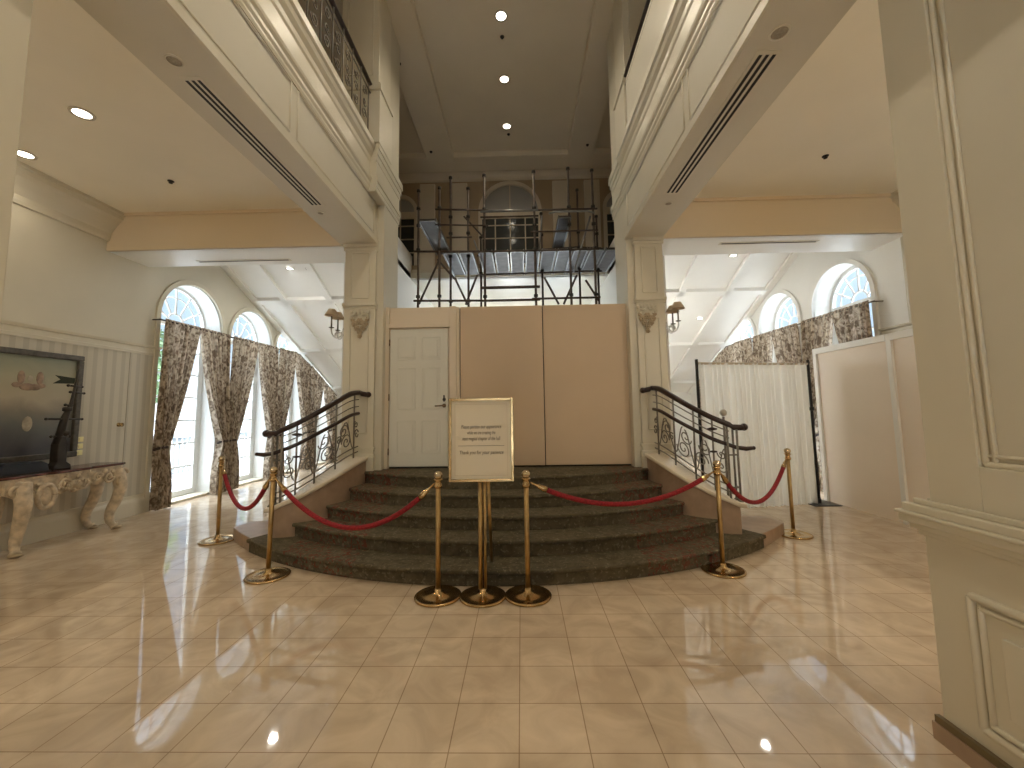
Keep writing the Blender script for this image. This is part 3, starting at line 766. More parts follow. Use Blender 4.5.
# ------------------------------------------------------------------ stair railings
def spiral(c, r0, turns, a0, axdir, n=26, dirn=1, z=Vector((0,0,1))):
    pts = []
    for i in range(n+1):
        t = i/n; r = r0*(1-t*.82); a = a0+dirn*turns*2*PI*t
        pts.append(c+axdir*(r*math.cos(a))+z*(r*math.sin(a)))
    return pts
def interp(P, t):
    f = t*(len(P)-1); i = min(int(f), len(P)-2); return P[i].lerp(P[i+1], f-i)
def stair_railing(s, which):
    W = lambda v: Vector((XC+s*v.x, v.y, v.z))
    cur = [W(v) for v in curve]; ru = [W(v) for v in railU]; rl = [W(v) for v in railL]
    r = root('stair_railing', cur[-1], 'curved wrought iron stair railing with two dark wood handrails, %s side of the stairs' % which, 'railing', 'stair railings')
    # upper handrail with scrolled ends
    top = [W(Vector((1.84,5.52,1.735))), W(Vector((1.92,5.52,1.75)))] + ru[1:-1] + [W(Vector((2.58,4.70,1.275))), W(Vector((2.66,4.70,1.270))), W(Vector((2.71,4.71,1.272)))]
    hprof = [(-.03,-.022),(-.022,-.034),(.022,-.034),(.03,-.022),(.034,.0),(.026,.022),(.012,.03),(-.012,.03),(-.026,.022),(-.034,0)]
    hr = MB().sweep(top, hprof, smooth=True).sphere(top[-1], .042, 12).sphere(top[0], .04, 12).build('handrail', 'wood', r)
    low = [rl[0]+Vector((0,-.04,0))] + rl[1:-1] + [W(Vector((2.60,4.69,1.05))), W(Vector((2.70,4.67,1.035))), W(Vector((2.77,4.65,1.045)))]
    off = [p+Vector((0,0,0)) for p in low]
    MB().tube(off, [.022]*(len(off)-2)+[.025,.02], 10).sphere(off[-1], .022, 10).build('grab_rail', 'wood', r)
    # thin horizontal bars
    for fr in (.33, .66):
        MB().tube([interp(rl, t/20).lerp(interp(ru, t/20), fr) for t in range(0, 20)], .007, 6).build('horizontal_bar', 'iron', r)
    for dz in (.06, .13):
        MB().tube([interp(cur, t/20)+Vector((0,0,dz)) for t in range(0, 21)], .008, 6).build('horizontal_bar', 'iron', r)
    # uprights
    for t in (.02, .14, .40, .62, .80, .93):
        a = interp(cur, t); c = interp(ru, t)
        MB().tube([a, c-Vector((0,0,.02))], .011, 8).build('upright', 'iron', r)
    # newel cluster at the foot
    for dx, dy in ((2.50,4.67),(2.60,4.66),(2.60,4.75)):
        base = W(Vector((dx, dy, .465)))
        nb = MB().tube([base, Vector((base.x, base.y, 1.25))], .012, 8)
        nb.lathe([(.0,0),(.03,0),(.03,.012),(.014,.03)], base, 12)
        nb.build('newel_rod', 'iron', r)
    for z in (.56, .62, .97): MB().tube([W(Vector((2.50,4.67,z))), W(Vector((2.60,4.66,z))), W(Vector((2.60,4.75,z)))], .008, 6).build('newel_cross_bar', 'iron', r)
    # dark knobs under the rail
    c = interp(cur, .80)
    MB().lathe([(0,0),(.05,.01),(.055,.025),(0,.04)], (c.x, c.y, 1.235), 14).build('bracket', 'wood', r)
    MB().lathe([(0,0),(.04,.008),(.04,.022),(0,.03)], (c.x, c.y, .985), 14).build('bracket', 'wood', r)
    # scrollwork
    for (t, fz, r0_, turns, a0, d) in ((.09,.40,.07,1.3,0,1),(.10,.72,.05,1.2,1,-1),(.26,.30,.10,1.6,0,1),(.30,.66,.085,1.5,PI,-1),(.36,.47,.05,1.2,1,1),(.50,.34,.10,1.6,PI,1),(.53,.70,.08,1.4,0,-1),
                                       (.68,.32,.085,1.5,0,1),(.72,.68,.075,1.5,PI,1),(.86,.40,.065,1.3,0,-1),(.87,.72,.05,1.3,PI,1)):
        a = interp(cur, t)+Vector((0,0,.13)); e = interp(rl, t)-Vector((0,0,.02)); c = a.lerp(e, fz)
        tg = (interp(cur, min(1, t+.03))-interp(cur, max(0, t-.03))).normalized()
        MB().tube(spiral(c, r0_, turns, a0, tg, dirn=d), .0075, 6).build('scroll', 'iron', r)
    for (ta, tb, za, zb) in ((.15,.27,.0,.9),(.28,.41,.9,.1),(.41,.50,.1,.95),(.52,.63,.9,.0),(.63,.71,.0,.9),(.72,.81,.9,.05),(.81,.9,.1,.9)):
        pts = []
        for i in range(13):
            u = i/12; t = ta+(tb-ta)*u; zz = za+(zb-za)*(.5-.5*math.cos(PI*u))
            a = interp(cur, t)+Vector((0,0,.13)); e = interp(rl, t)-Vector((0,0,.02)); pts.append(a.lerp(e, zz))
        MB().tube(pts, .0075, 6).build('curved_bar', 'iron', r)
    return r
stair_railing(-1, 'left'); stair_railing(1, 'right')

# silver ball on a thin pole behind the right railing
rb = root('ball_post', (2.42, 5.02, 0), 'thin post topped by a silver ball behind the right stair railing', 'post')
MB().tube([(2.42,5.02,.14),(2.42,5.02,1.38)], .014, 10).build('post', 'iron', rb)
MB().sphere((2.42,5.02,1.43), .042, 16).build('ball', simple('satin_silver', (.55,.53,.47), .3, .9), rb)

# ------------------------------------------------------------------ partition on the landing with door
YP = 5.76
struct(MB().box(-1.93, -.86, YP, YP+.06, RS*5, 2.98).build('wall_partition_door', 'board_frame'), 'tan hoarding around the temporary door')
def part_panel(x0, x1, label):
    o = MB().box(x0, x1, YP-.01, YP+.05, RS*5+.02, 2.975)
    return tag(o.build('hoarding_panel', 'board', bevel=.004), label, 'panel', 'plain hoarding panels on the landing')
struct(MB().box(-.87, 1.5, YP+.052, YP+.075, RS*5, 2.97).build('wall_partition_light_block', 'slot'), 'added black backing that blocks light through the hoarding seams')  # unseen sheet added to stop rear light glowing through the seams
part_panel(-.845, .318, 'plain tan hoarding panel directly right of the door')
part_panel(.33, 1.5, 'plain tan hoarding panel beside the right pillar')
# door
d = root('door_1', (-1.4, YP-.03, RS*5), 'white six-panel door in the hoarding, behind the notice', 'door')
d['kind'] = 'structure'
dx0, dx1, dz0, dz1 = -1.835, -1.02, .745, 2.66
leaf = MB().box(dx0, dx1, YP-.035, YP-.005, dz0, dz1).build('leaf', 'door', d, bevel=.003)
mm = MB()
for col in ((dx0+.11, -1.475), (-1.38, dx1-.11)):
    for (za, zb) in ((dz0+.18, dz0+.62), (dz0+.78, dz0+1.36), (dz0+1.48, dz1-.12)):
        x0, x1 = col; y = YP-.036
        panel_frame(mm, x0, x1, za, zb, y, r=.006); mm.box(x0+.035, x1-.035, y-.005, y+.005, za+.035, zb-.035)
mm.build('raised_panel', 'door', leaf, bevel=.003)
fr = MB().box(-1.93, -1.85, YP-.05, YP+.0, .72, 2.98).box(-.99, -.90, YP-.05, YP, .72, 2.98).box(-1.85, -.99, YP-.05, YP, 2.68, 2.74)
fr.build('door_frame', 'board_frame', d, bevel=.004)
MB().box(dx0, dx1, YP-.02, YP-.008, .721, .745).build('gap_shade', 'black', d)  # black strip stands in for the shade in the gap under the door
hd = MB().lathe([(0,-.012),(.028,-.008),(.028,0)], (-1.07, YP-.036, 1.575), 14, 'y').tube([(-1.07,YP-.04,1.575),(-1.07,YP-.085,1.575),(-1.09,YP-.09,1.575),(-1.19,YP-.09,1.57)], .009, 8)
hd.build('handle', 'chrome', leaf)
MB().lathe([(0,-.012),(.022,-.01),(.024,0)], (-1.07, YP-.036, 1.66), 12, 'y').box(-1.078,-1.062,YP-.06,YP-.036,1.63,1.72).build('deadbolt', 'black', leaf)
for z in (2.47, 1.7, .95): MB().tube([(dx0-.008,YP-.045,z-.045),(dx0-.008,YP-.045,z+.045)], .008, 8).build('hinge', 'chrome', leaf)

# ------------------------------------------------------------------ scaffold behind the partition
zl = RS*5
scf = root('scaffold_tower', (.3, 8.6, zl), 'dark tube scaffold with grey decks rising behind the hoarding', 'scaffold')
def tube_part(name, a, b, r=.024, mat='scaf'):
    return MB().tube([a, b], r, 8).build(name, mat, scf)
def mapx(px, Y): # keeps the measured bearings of the uprights
    return (px-521)/412*Y
UP = [(417,7.9,5.95),(439,7.9,6.0),(450.6,8.3,6.45),(469,8.3,6.2),(486,8.0,6.3),(482,9.4,5.6),(538,8.0,6.35),(545,9.3,6.1),(574,8.0,6.4),(583,9.2,6.6),(599,8.0,6.35),(602,9.3,6.0)]
uprights = []
for i, (px, Y, zt) in enumerate(UP):
    x = mapx(px, Y); uprights.append((x, Y, zt))
    m = MB().tube([(x,Y,zl+.02),(x,Y,zt)], .024, 8).lathe([(0,0),(.07,0),(.07,.012),(.03,.03)], (x,Y,zl), 12)
    up = m.build('upright', 'scaf', scf)
    for z in (3.75, 4.70, 5.2, 5.56):
        if z < zt-.1: MB().lathe([(.024,-.03),(.042,-.025),(.042,.025),(.024,.03)], (x, Y, z), 10).build('coupler', 'scaf_coupler', up)
    MB().lathe([(.024,-.05),(.038,-.045),(.038,0),(0,.02)], (x, Y, zt), 10).build('end_cap', 'scaf_coupler', up)
for (a, b, z, mat, r) in ((0,4,3.66,'scaf',.022),(4,6,3.66,'scaf',.024),(6,10,3.68,'scaf',.022),(4,6,3.92,'scaf',.03),(1,4,5.52,'scaf',.02),(4,6,5.50,'scaf_light',.026),(4,6,5.38,'scaf',.018),(6,10,5.5,'scaf',.02),(6,10,5.05,'scaf',.018),(2,3,5.1,'scaf',.02),(1,4,5.2,'scaf',.018),(3,5,5.55,'scaf',.018),(7,9,5.2,'scaf',.018),(9,11,5.2,'scaf',.018),(5,7,5.12,'scaf',.02),(0,4,4.66,'scaf',.022),(4,6,4.66,'scaf',.022),(6,10,4.66,'scaf',.022),(5,11,4.66,'scaf',.022)):
    A, B = uprights[a], uprights[b]; tube_part('ledger', (A[0]-.08,A[1]-.03,z), (B[0]+.08,B[1]-.03,z), r, mat)
def dg(p0, p1, Y, mat='scaf', r=.022):
    import math as m_
    def pt(px, py): return (mapx(px, Y), Y, 1.5+(410-py-.0148*(px-521))/412*Y)
    tube_part('brace', pt(*p0), pt(*p1), r, mat)
for a, b in (((418,302),(439,255)),((455,275),(468,303)),((466,303),(478,272)),((547,275),(561,303)),((566,303),(580,273)),((589,278),(602,300)),((437,255),(455,276))): dg(a, b, 8.05)
dg((596,210),(577,270), 8.05, 'scaf_light', .02); dg((546,209),(542,247), 8.05, 'scaf_light', .016); dg((475,235),(487,270), 8.3, 'scaf_light', .016)
def deck(x0, x1, ya, yb, z, tilt=0):
    o = MB().box(x0, x1, ya, yb, z, z+.04)
    p = o.build('deck_board', 'plank', scf, bevel=.004)
    e = MB().box(x0, x0+.022, ya, yb, z-.03, z+.05).box(x1-.022, x1, ya, yb, z-.03, z+.05).box(x0+.022, x1-.022, ya, ya+.02, z-.01, z+.02)
    e.build('side_rail', 'scaf_light', p)
x = -1.55
for k in range(11):
    deck(x, x+.29, 8.15, 9.55, 4.72); x += .325 if k != 1 else .40
deck(-2.0, -1.64, 7.9, 9.7, 5.3); deck(.80, 1.06, 7.9, 9.7, 5.3)
MB().tube([(mapx(553,7.9),7.88,5.38),(mapx(560,7.9),7.88,5.41),(mapx(592,7.9),7.88,5.41),(mapx(600,7.9),7.88,5.37)], .02, 8).build('deck_end_rail', 'scaf_light', scf)

# ------------------------------------------------------------------ rope posts
def stanchion(name):
    r = bpy.data.objects.new('rope_post', None); COL.objects.link(r)
    MB().lathe([(.0,0),(.185,0),(.19,.006),(.19,.014),(.184,.019),(.17,.019),(.165,.015),(.10,.021),(.05,.03),(.03,.045),(.026,.07),(0,.07)], n=32).build('base', 'brass', r)
    MB().lathe([(0,.06),(.0205,.06),(.0205,.93),(0,.93)], n=16).build('pole', 'brass_sat', r)
    MB().lathe([(0,.865),(.031,.865),(.034,.88),(.031,.895),(.026,.90),(.026,.925),(.038,.93),(.038,.937),(.02,.942),(0,.945)], n=20).build('collar', 'brass', r)
    MB().lathe([(.0,.935),(.018,.937),(.032,.95),(.037,.968),(.033,.985),(.019,.998),(0,1.003)], n=20).build('finial', 'finial', r)
    return r
posts = [(-.70,3.48,'brass rope post at the left of the notice, holding the long red rope'),
         (.03,3.48,'brass rope post immediately right of the notice'),
         (-2.37,3.92,'brass rope post at the left foot of the staircase where two ropes meet'),
         (1.83,3.98,'brass rope post at the right foot of the staircase where two ropes meet'),
         (-3.64,4.99,'outermost brass rope post beside the left wing windows'),
         (3.15,5.03,'outermost brass rope post in front of the white drape')]
P0 = stanchion('rope_post')
for i, (x, y, lab) in enumerate(posts):
    o = P0 if i == 0 else copy_tree(P0)
    o.location = (x, y, 0); tag(o, lab, 'stanchion', 'brass rope posts')
    if i == 2: o.rotation_euler = (0, math.radians(1.0), 0)
def rope(a, b, zlow, label):
    A, B = Vector(a), Vector(b); n = 28
    dirn = Vector((B.x-A.x, B.y-A.y, 0)).normalized()
    A = A+dirn*.035; B = B-dirn*.035
    r = root('velvet_rope', (A.x, A.y, A.z), label, 'rope', 'red velvet ropes')
    k = (A.z+B.z)/2-zlow
    pts = [A.lerp(B, t/n)-Vector((0,0,4*k*(t/n)*(1-t/n))) for t in range(n+1)]
    m = 2
    MB().tube(pts[m:n+1-m], .0215, 12).build('rope', 'rope', r)
    for sl, nm in ((pts[0:m+1], 0), (pts[n-m:], 1)):
        v = [Vector(q) for q in sl]
        if nm: v = v[::-1]
        e = MB(); L = (v[-1]-v[0])
        e.tube([v[0]+L*f for f in (.0,.15,.3,.5,.55,.8,.85,1.1)], [.006,.008,.008,.012,.018,.02,.025,.025], 12)
        e.build('hook_end', 'brass', r)
    return r
rope((-.70,3.48,.90), (-2.37,3.92,.90), .49, 'long red velvet rope sagging in front of the left half of the stairs')
rope((.03,3.48,.90), (1.83,3.98,.90), .665, 'long red velvet rope across the right half of the stairs')
rope((-2.37,3.92,.90), (-3.64,4.99,.90), .50, 'short red velvet rope sagging before the left wing windows')
rope((1.83,3.98,.90), (3.15,5.03,.90), .50, 'short red velvet rope hanging in front of the white drape')

# ------------------------------------------------------------------ notice on its stand
sg = root('notice_stand', (-.335, 3.47, 0), 'brass floor stand with framed white notice in front of the stairs', 'sign')
sx = -.335
MB().lathe([(.0,0),(.185,0),(.19,.006),(.19,.014),(.184,.019),(.17,.019),(.165,.015),(.10,.021),(.05,.03),(.03,.045),(.026,.07),(0,.07)], (sx,3.47,0), 32).build('base', 'brass', sg)
for dx in (-.016, .022): MB().tube([(sx+dx,3.475,.06),(sx+dx,3.475,.93)], .018 if dx < 0 else .012, 12).build('pole', 'brass_sat', sg)
MB().tube([(sx+.045,3.86,RS),(sx+.045,3.55,.93)], .015, 10).build('rear_prop', 'brass_sat', sg)
x0, x1, z0, z1 = -.607, -.068, .915, 1.603; yf = 3.45
fm = MB().box(x0,x0+.022,yf,yf+.035,z0,z1).box(x1-.022,x1,yf,yf+.035,z0,z1).box(x0+.022,x1-.022,yf,yf+.035,z0,z0+.022).box(x0+.022,x1-.022,yf,yf+.035,z1-.022,z1)
fm.build('frame', 'brass', sg, bevel=.003)
bd = MB().box(x0+.022,x1-.022,yf+.01,yf+.028,z0+.022,z1-.022).build('notice_board', 'paper', sg)
MB().box(x0+.05,x1-.05,yf+.007,yf+.010,z0+.05,z0+.052).box(x0+.05,x1-.05,yf+.007,yf+.010,z1-.052,z1-.05).box(x0+.05,x0+.052,yf+.007,yf+.010,z0+.05,z1-.05).box(x1-.052,x1-.05,yf+.007,yf+.010,z0+.05,z1-.05).build('border_line', simple('faint_gold_line', (.58,.48,.32), .5), bd)
def text(s, z, size, width):
    cu = bpy.data.curves.new('lettering', 'FONT'); cu.body = s; cu.size = size; cu.align_x = 'CENTER'; cu.extrude = .0008
    cu.shear = .18
    ob = bpy.data.objects.new('lettering', cu); COL.objects.link(ob)
    bpy.context.view_layer.update()
    w_ = ob.dimensions.x; me = bpy.data.meshes.new_from_object(ob)
    bpy.data.objects.remove(ob)
    k = width/w_
    o = bpy.data.objects.new('lettering', me); COL.objects.link(o); me.materials.clear(); me.materials.append(M['ink'])
    me.transform(Matrix.Translation((-.3375, yf+.0085, z)) @ Matrix.Rotation(PI/2, 4, 'X') @ Matrix.Diagonal((k, 1, 1, 1)))
    me.transform(Matrix.Translation(-Vector(sg.location)))
    o.parent = bd; return o
text('Please pardon our appearance', 1.352, .042, .335)
text('while we are creating the', 1.303, .042, .235)
text('next magical chapter of the hall', 1.254, .042, .315)
text('Thank you for your patience', 1.14, .042, .365)
MB().box(-.53,-.145,yf+.008,yf+.0095,1.207,1.2095).build('rule_line', 'ink', bd)

# ------------------------------------------------------------------ curtains
def curtain(xp, ya, yb, tie_side, ztop_a, ztop_b, label, sgn, zbot=.02, group='floral curtains of the left wing'):
    """ya<yb span at the rod; tie_side -1: tied back to ya, +1: tied back to yb"""
    r = root('curtain', (xp, (ya+yb)/2, zbot), label, 'curtain', group)
    nu, nv = 90, 44; mb = MB(); uv = []; vs = []
    zt = .95
    full = yb-ya
    for j in range(nv+1):
        v = j/nv
        for i in range(nu+1):
            u = i/nu
            ztop = ztop_a+(ztop_b-ztop_a)*u
            z = ztop+(zbot-ztop)*v
            # width
            if z > zt:
                k = (ztop-z)/(ztop-zt); w = full+( .15-full)*(k**1.35)
            else:
                k = (zt-z)/zt; w = .15+.12*math.sin(min(1, k*1.3)*PI/2)
            free = u if tie_side < 0 else 1-u
            y = (ya+.02+free*w) if tie_side < 0 else (yb-.02-free*w)
            amp = (.012 if v < .02 else .042)+.03*(1-w/full) 
            ph = 2*PI*(u*9+.18*math.sin(9*u+ya))
            x = xp+sgn*amp*(math.sin(ph)+.25*math.sin(.6*ph+1+v))
            y += .006*math.sin(ph*1.7+3*v)
            vs.append((x, y, z)); uv.append((u*full*4.2, z*1.1))
    fs = [(j*(nu+1)+i, j*(nu+1)+i+1, (j+1)*(nu+1)+i+1, (j+1)*(nu+1)+i) for j in range(nv) for i in range(nu)]
    mb.add(vs, fs, True); mb.uv = uv
    mb.build('cloth', 'curtain', r)
    yt = ya+.095 if tie_side < 0 else yb-.095
    tb = MB(); pts = []
    for k in range(17):
        a = 2*PI*k/16; pts.append((xp+.065*math.cos(a), yt+.095*math.sin(a), zt+.02+.02*math.cos(a)))
    tb.tube(pts, .022, 8, flat=1.)
    tb.tube([(xp-sgn*.07, yt, zt), (xp-sgn*.08, yt, zt-.14)], [.016,.03], 8)
    tb.build('tieback', simple('tieback_cloth', (.07,.05,.045), .8) if 'tb' not in M else M['tb'], r)
    return r
M['tb'] = simple('tieback_braid', (.06, .04, .035), .8)
XCu = XL+.14
def ztop(y, base=3.07): return min(base, zslope(y)-.12)
n_ = 0
BL = [6.42, 8.02, 9.61, 11.14, 12.6]; BR = [6.16, 7.76, 9.34, 10.82, 12.25]
for i, (c, ww, zb, zs) in enumerate(W_L):
    for sd in (-1, 1):
        a, b = (BL[i]+.02, c-.012) if sd < 0 else (c+.012, BL[i+1]-.02)
        curtain(XCu, a, b, sd, ztop(a), ztop(b), 'tied-back brown floral curtain, %s half of the %s left wing window' % ('near' if sd < 0 else 'far', ords[i]), 1)
rod = root('curtain_rod', (XCu, 6.6, 3.0), 'long dark curtain rod along the left wing windows', 'curtain rod')
MB().tube([(XCu, 6.36, 3.03), (XCu, 10.55, 3.03), (XCu, 12.75, ztop(12.75)-.04)], .013, 8).build('rod', 'model', rod)
br = MB()
for y in (6.38, 8.02, 9.62, 11.15): br.tube([(XL, y, min(3.03, ztop(y)-.04)), (XCu, y, min(3.03, ztop(y)-.04))], .012, 6)
br.build('bracket', 'model', rod)
XCr = XR-.14
for i, (c, ww, zb, zs) in enumerate(W_R):
    for sd in (-1, 1):
        a, b = (BR[i]+.02, c-.012) if sd < 0 else (c+.012, BR[i+1]-.02)
        curtain(XCr, a, b, sd, ztop(a), ztop(b), 'brown floral curtain, %s half of the %s right wing window' % ('near' if sd < 0 else 'far', ords[i]), -1, group='floral curtains of the right wing')
rod = root('curtain_rod', (XCr, 6.3, 3.0), 'long dark curtain rod along the right wing windows', 'curtain rod')
MB().tube([(XCr, 6.1, 3.03), (XCr, 10.55, 3.03), (XCr, 12.4, ztop(12.4)-.04)], .013, 8).build('rod', 'iron', rod)
br = MB()
for y in (6.12, 7.76, 9.34, 10.82): br.tube([(XR, y, min(3.03, ztop(y)-.04)), (XCr, y, min(3.03, ztop(y)-.04))], .012, 6)
br.build('bracket', 'iron', rod)

# ------------------------------------------------------------------ white drape on poles
dr = root('pipe_and_drape', (3.6, 6.45, 0), 'white pleated drape hung between two black poles in the right wing', 'drape')
A, B = Vector((2.66,6.25,0)), Vector((4.56,6.60,0)); tdir = (B-A).normalized(); nd = Vector((tdir.y, -tdir.x, 0))
for p in (A, B):
    pl = MB().tube([p+Vector((0,0,.02)), p+Vector((0,0,2.22))], .022, 10)
    pl.lathe([(.022,-.03),(.034,-.025),(.034,.025),(.022,.03)], (p.x,p.y,1.45), 10).build('pole', 'black', dr)
    MB().box(p.x-.2, p.x+.2, p.y-.2, p.y+.2, 0, .012).lathe([(.03,.012),(.03,.08),(0,.08)], (p.x,p.y,0), 12).build('base_plate', 'black', dr, bevel=.004)
MB().tube([A+Vector((0,0,2.16)), B+Vector((0,0,2.16))], .018, 8).build('crossbar', 'board_frame', dr)
mb = MB(); nu, nv = 260, 14; vs = []; L = (B-A).length
for j in range(nv+1):
    v = j/nv
    for i in range(nu+1):
        u = i/nu; ph = 2*PI*(u*21+.25*math.sin(13*u)+.15*math.sin(37*u))
        a = (.03+.018*v)*(math.sin(ph+.8*math.sin(u*31))+.4*math.sin(ph*.37+2+v))
        p = A+tdir*(.03+(L-.06)*u)+nd*a
        vs.append((p.x, p.y, 2.165-(2.16)*v))
mb.add(vs, [(j*(nu+1)+i, j*(nu+1)+i+1, (j+1)*(nu+1)+i+1, (j+1)*(nu+1)+i) for j in range(nv) for i in range(nu)], True)
mb.build('cloth', 'drape', dr)

# ------------------------------------------------------------------ right construction partition
XP_ = 4.80
pr = MB(); pst = [6.82, 5.46, 4.1, 2.74, 1.4, 0.0]
def hp(name, y0, y1, label, first):
    r = root('partition_panel', (XP_, (y0+y1)/2, 0), label, 'panel', 'tall tan partition panels of the right aisle')
    MB().box(XP_+.02, XP_+.05, y0, y1, .0, 2.40).build('board', 'board_r', r)
    fr = MB().box(XP_-.01, XP_+.06, y0, y1, 2.33, 2.42).box(XP_-.01, XP_+.06, y1-.075, y1, 0, 2.33)
    fr.build('frame', 'white', r, bevel=.004)
labs = ['tan partition panel beside the white drape', 'tan partition panel half hidden behind the right foreground pier',
        'tan partition panel hidden behind the right pier', 'tan partition panel further along the right aisle', 'last tan partition panel of the right aisle']
for i in range(5): hp('p', pst[i+1], pst[i]-.004, labs[i], i == 0)

# ------------------------------------------------------------------ console table
tx0, tx1, ty0, ty1, tz = XL+.03, -5.44, 4.26, 5.66, .865
tb = root('console_table', ((tx0+tx1)/2, (ty0+ty1)/2, 0), 'ornate carved cream console table with dark red marble top at the left wall', 'table')
tp = [(tx0,ty0),(tx1-.03,ty0),(tx1,ty0+.06),(tx1-.02,ty0+.45),(tx1+.02,(ty0+ty1)/2-.2),(tx1+.02,(ty0+ty1)/2+.2),(tx1-.02,ty1-.45),(tx1,ty1-.06),(tx1-.03,ty1),(tx0,ty1)]
MB().prism(tp, tz-.03, tz).build('top', 'marble_red', tb, bevel=.008)
ap = MB()
tpi = [(x-.02 if x > tx0 else x, y+(.02 if y < 4.5 else -.02 if y > 5.3 else 0)) for x, y in tp]
ap.prism(tpi, tz-.065, tz-.031)
n = 40
# scalloped apron along the front
vs = []
for i in range(n+1):
    u = i/n; y = ty0+.06+(ty1-ty0-.12)*u; d = .13+.05*math.sin(u*PI*6)**2+.05*math.exp(-((u-.5)/.12)**2)
    for (x, z) in ((tx1-.05, tz-.06), (tx1-.015, tz-.06), (tx1-.02, tz-.06-d), (tx1-.05, tz-.06-d)): vs.append((x, y, z))
ap.add(vs, [(i*4+k, i*4+(k+1)%4, (i+1)*4+(k+1)%4, (i+1)*4+k) for i in range(n) for k in range(4)] + [(0,1,2,3), tuple(n*4+k for k in (3,2,1,0))])
ap.box(tx0+.02, tx1-.05, ty1-.06, ty1-.03, tz-.2, tz-.06); ap.box(tx0+.02, tx1-.05, ty0+.03, ty0+.06, tz-.2, tz-.06)
ap.build('apron', 'carved', tb)
cv = MB(); ydir = Vector((0,1,0))
for (y, z, r_, d) in ((ty0+.14,.70,.06,1),(ty0+.62,.70,.07,1),(ty0+.82,.69,.08,-1),(ty0+1.0,.72,.06,1),(ty0+1.15,.70,.07,-1),(ty1-.06,.72,.07,1)):
    cv.tube(spiral(Vector((tx1+.0, y, z)), r_, 1.5, 0, ydir, dirn=d), [.02-.012*i/26 for i in range(27)], 8)
for k in range(40):
    y = random.uniform(ty0+.1, ty1-.08); cv.sphere((tx1-.002, y, random.uniform(.66, .79)), random.uniform(.012,.028), 8, sz=random.uniform(.7,1.5), sy=random.uniform(.7,1.6))
cv.build('carved_scroll', 'carved', tb)
# shell medallion
sh = MB(); cy = (ty0+ty1)/2
for k in range(9):
    a = PI*(.1+.8*k/8); sh.tube([(tx1+.015, cy, .62), (tx1+.03, cy+.10*math.cos(a), .62+.12*math.sin(a))], [.012,.024], 8)
sh.sphere((tx1+.02, cy, .62), .03, 10); sh.build('shell_medallion', 'carved_dark', tb)
def cabriole(yb, back=False):
    xk = tx1-.03 if not back else tx0+.08
    s = 1 if yb > cy else -1
    pts = [(xk-.01, yb, tz-.10), (xk+.03, yb+s*.01, .66), (xk+.055, yb+s*.015, .54), (xk+.02, yb, .38), (xk-.03, yb-s*.02, .24), (xk-.04, yb-s*.015, .13), (xk-.015, yb+s*.0, .06), (xk+.02, yb+s*.02, .025)]
    pts = catmull(pts, 4); N = len(pts)
    rad = []
    for i in range(N):
        t = i/(N-1); rad.append(.056*(1-t)**.8+.027+(.018 if t > .9 else 0))
    lg = MB().tube(pts, rad, 12)
    lg.build('leg', 'carved', tb)
    ft = MB().sphere((xk+.02, yb+s*.02, .026), .055, 12, sz=.45, sx=1.3)
    ft.build('foot', 'carved_dark', tb)
    if not back:
        c = MB()
        c.tube(spiral(Vector((xk+.075, yb, .62)), .07, 1.4, PI/2, ydir, dirn=s), [.018-.01*i/26 for i in range(27)], 8)
        c.tube(spiral(Vector((xk+.06, yb, .50)), .05, 1.3, 0, ydir, dirn=-s), [.014-.008*i/26 for i in range(27)], 8)
        for k in range(7): c.sphere((xk+.06-.012*k, yb+.02*math.sin(k*2), .60-.05*k), .02-.001*k, 8)
        c.build('leg_carving', 'carved_dark', tb)
for y in (ty0+.22, ty1-.12): cabriole(y); cabriole(y, True)
# large mask ornament near the left leg
mk = MB()
pts = [(tx1+.02, ty0+.42+.085*math.cos(2*PI*k/20), .60+.13*math.sin(2*PI*k/20)) for k in range(21)]
mk.tube(pts, .026, 8); mk.sphere((tx1-.005, ty0+.42, .60), .085, 14, sz=1.5, sx=.5)
mk.build('oval_cartouche', 'carved', tb)

# model tower and plinth on the table
ms = root('ship_model_mast', (-5.62, 4.98, tz), 'dark model ship mast with yards and swallowtail pennant on the console table', 'model')
mx, my = -5.62, 4.98
hull = MB()
hull.prism([(my-.13, tz), (my+.08, tz), (my+.07, tz+.05), (my+.02, tz+.09), (my+.02, tz+.30), (my-.01, tz+.40), (my-.06, tz+.40), (my-.09, tz+.30), (my-.09, tz+.09), (my-.12, tz+.05)], mx-.05, mx+.05, 'x')
hull.build('stern', 'model', ms, bevel=.01)
MB().tube([(mx,my-.06,tz+.3),(mx,my+.0,tz+.62),(mx,my+.06,tz+.80),(mx,my+.115,2.10)], [.045,.036,.018,.006], 8).build('mast', 'model', ms)
for (z, a, b, dy) in ((1.47,-.20,.20,.0),(1.26,-.10,.10,-.03),(1.88,-.06,.10,.07),(1.64,-.035,.035,.03),(1.80,-.03,.13,.07)):
    MB().tube([(mx,my+dy+a,z+.005),(mx,my+dy+b,z-.005)], .012, 8).sphere((mx,my+dy+a,z+.005), .018, 8).sphere((mx,my+dy+b,z-.005), .016, 8).build('yard', 'model', ms)
MB().lathe([(.03,-.02),(.055,0),(.055,.04),(.03,.05)], (mx,my+.0,1.28), 10).build('fighting_top', 'model', ms)
MB().lathe([(.02,0),(.045,.01),(.045,.05),(.02,.06)], (mx,my+.02,1.56), 10).build('fighting_top', 'model', ms)
MB().prism([(my+.08,1.98),(my-.14,2.0),(my-.08,1.955),(my-.16,1.90),(my+.07,1.91)], mx-.004, mx+.004, 'x').build('pennant', simple('pennant_cloth', (.022,.028,.014), .8), ms)
pb = root('display_plinth', (-5.62, 4.53, tz), 'low navy display plinth at the left end of the console table', 'plinth')
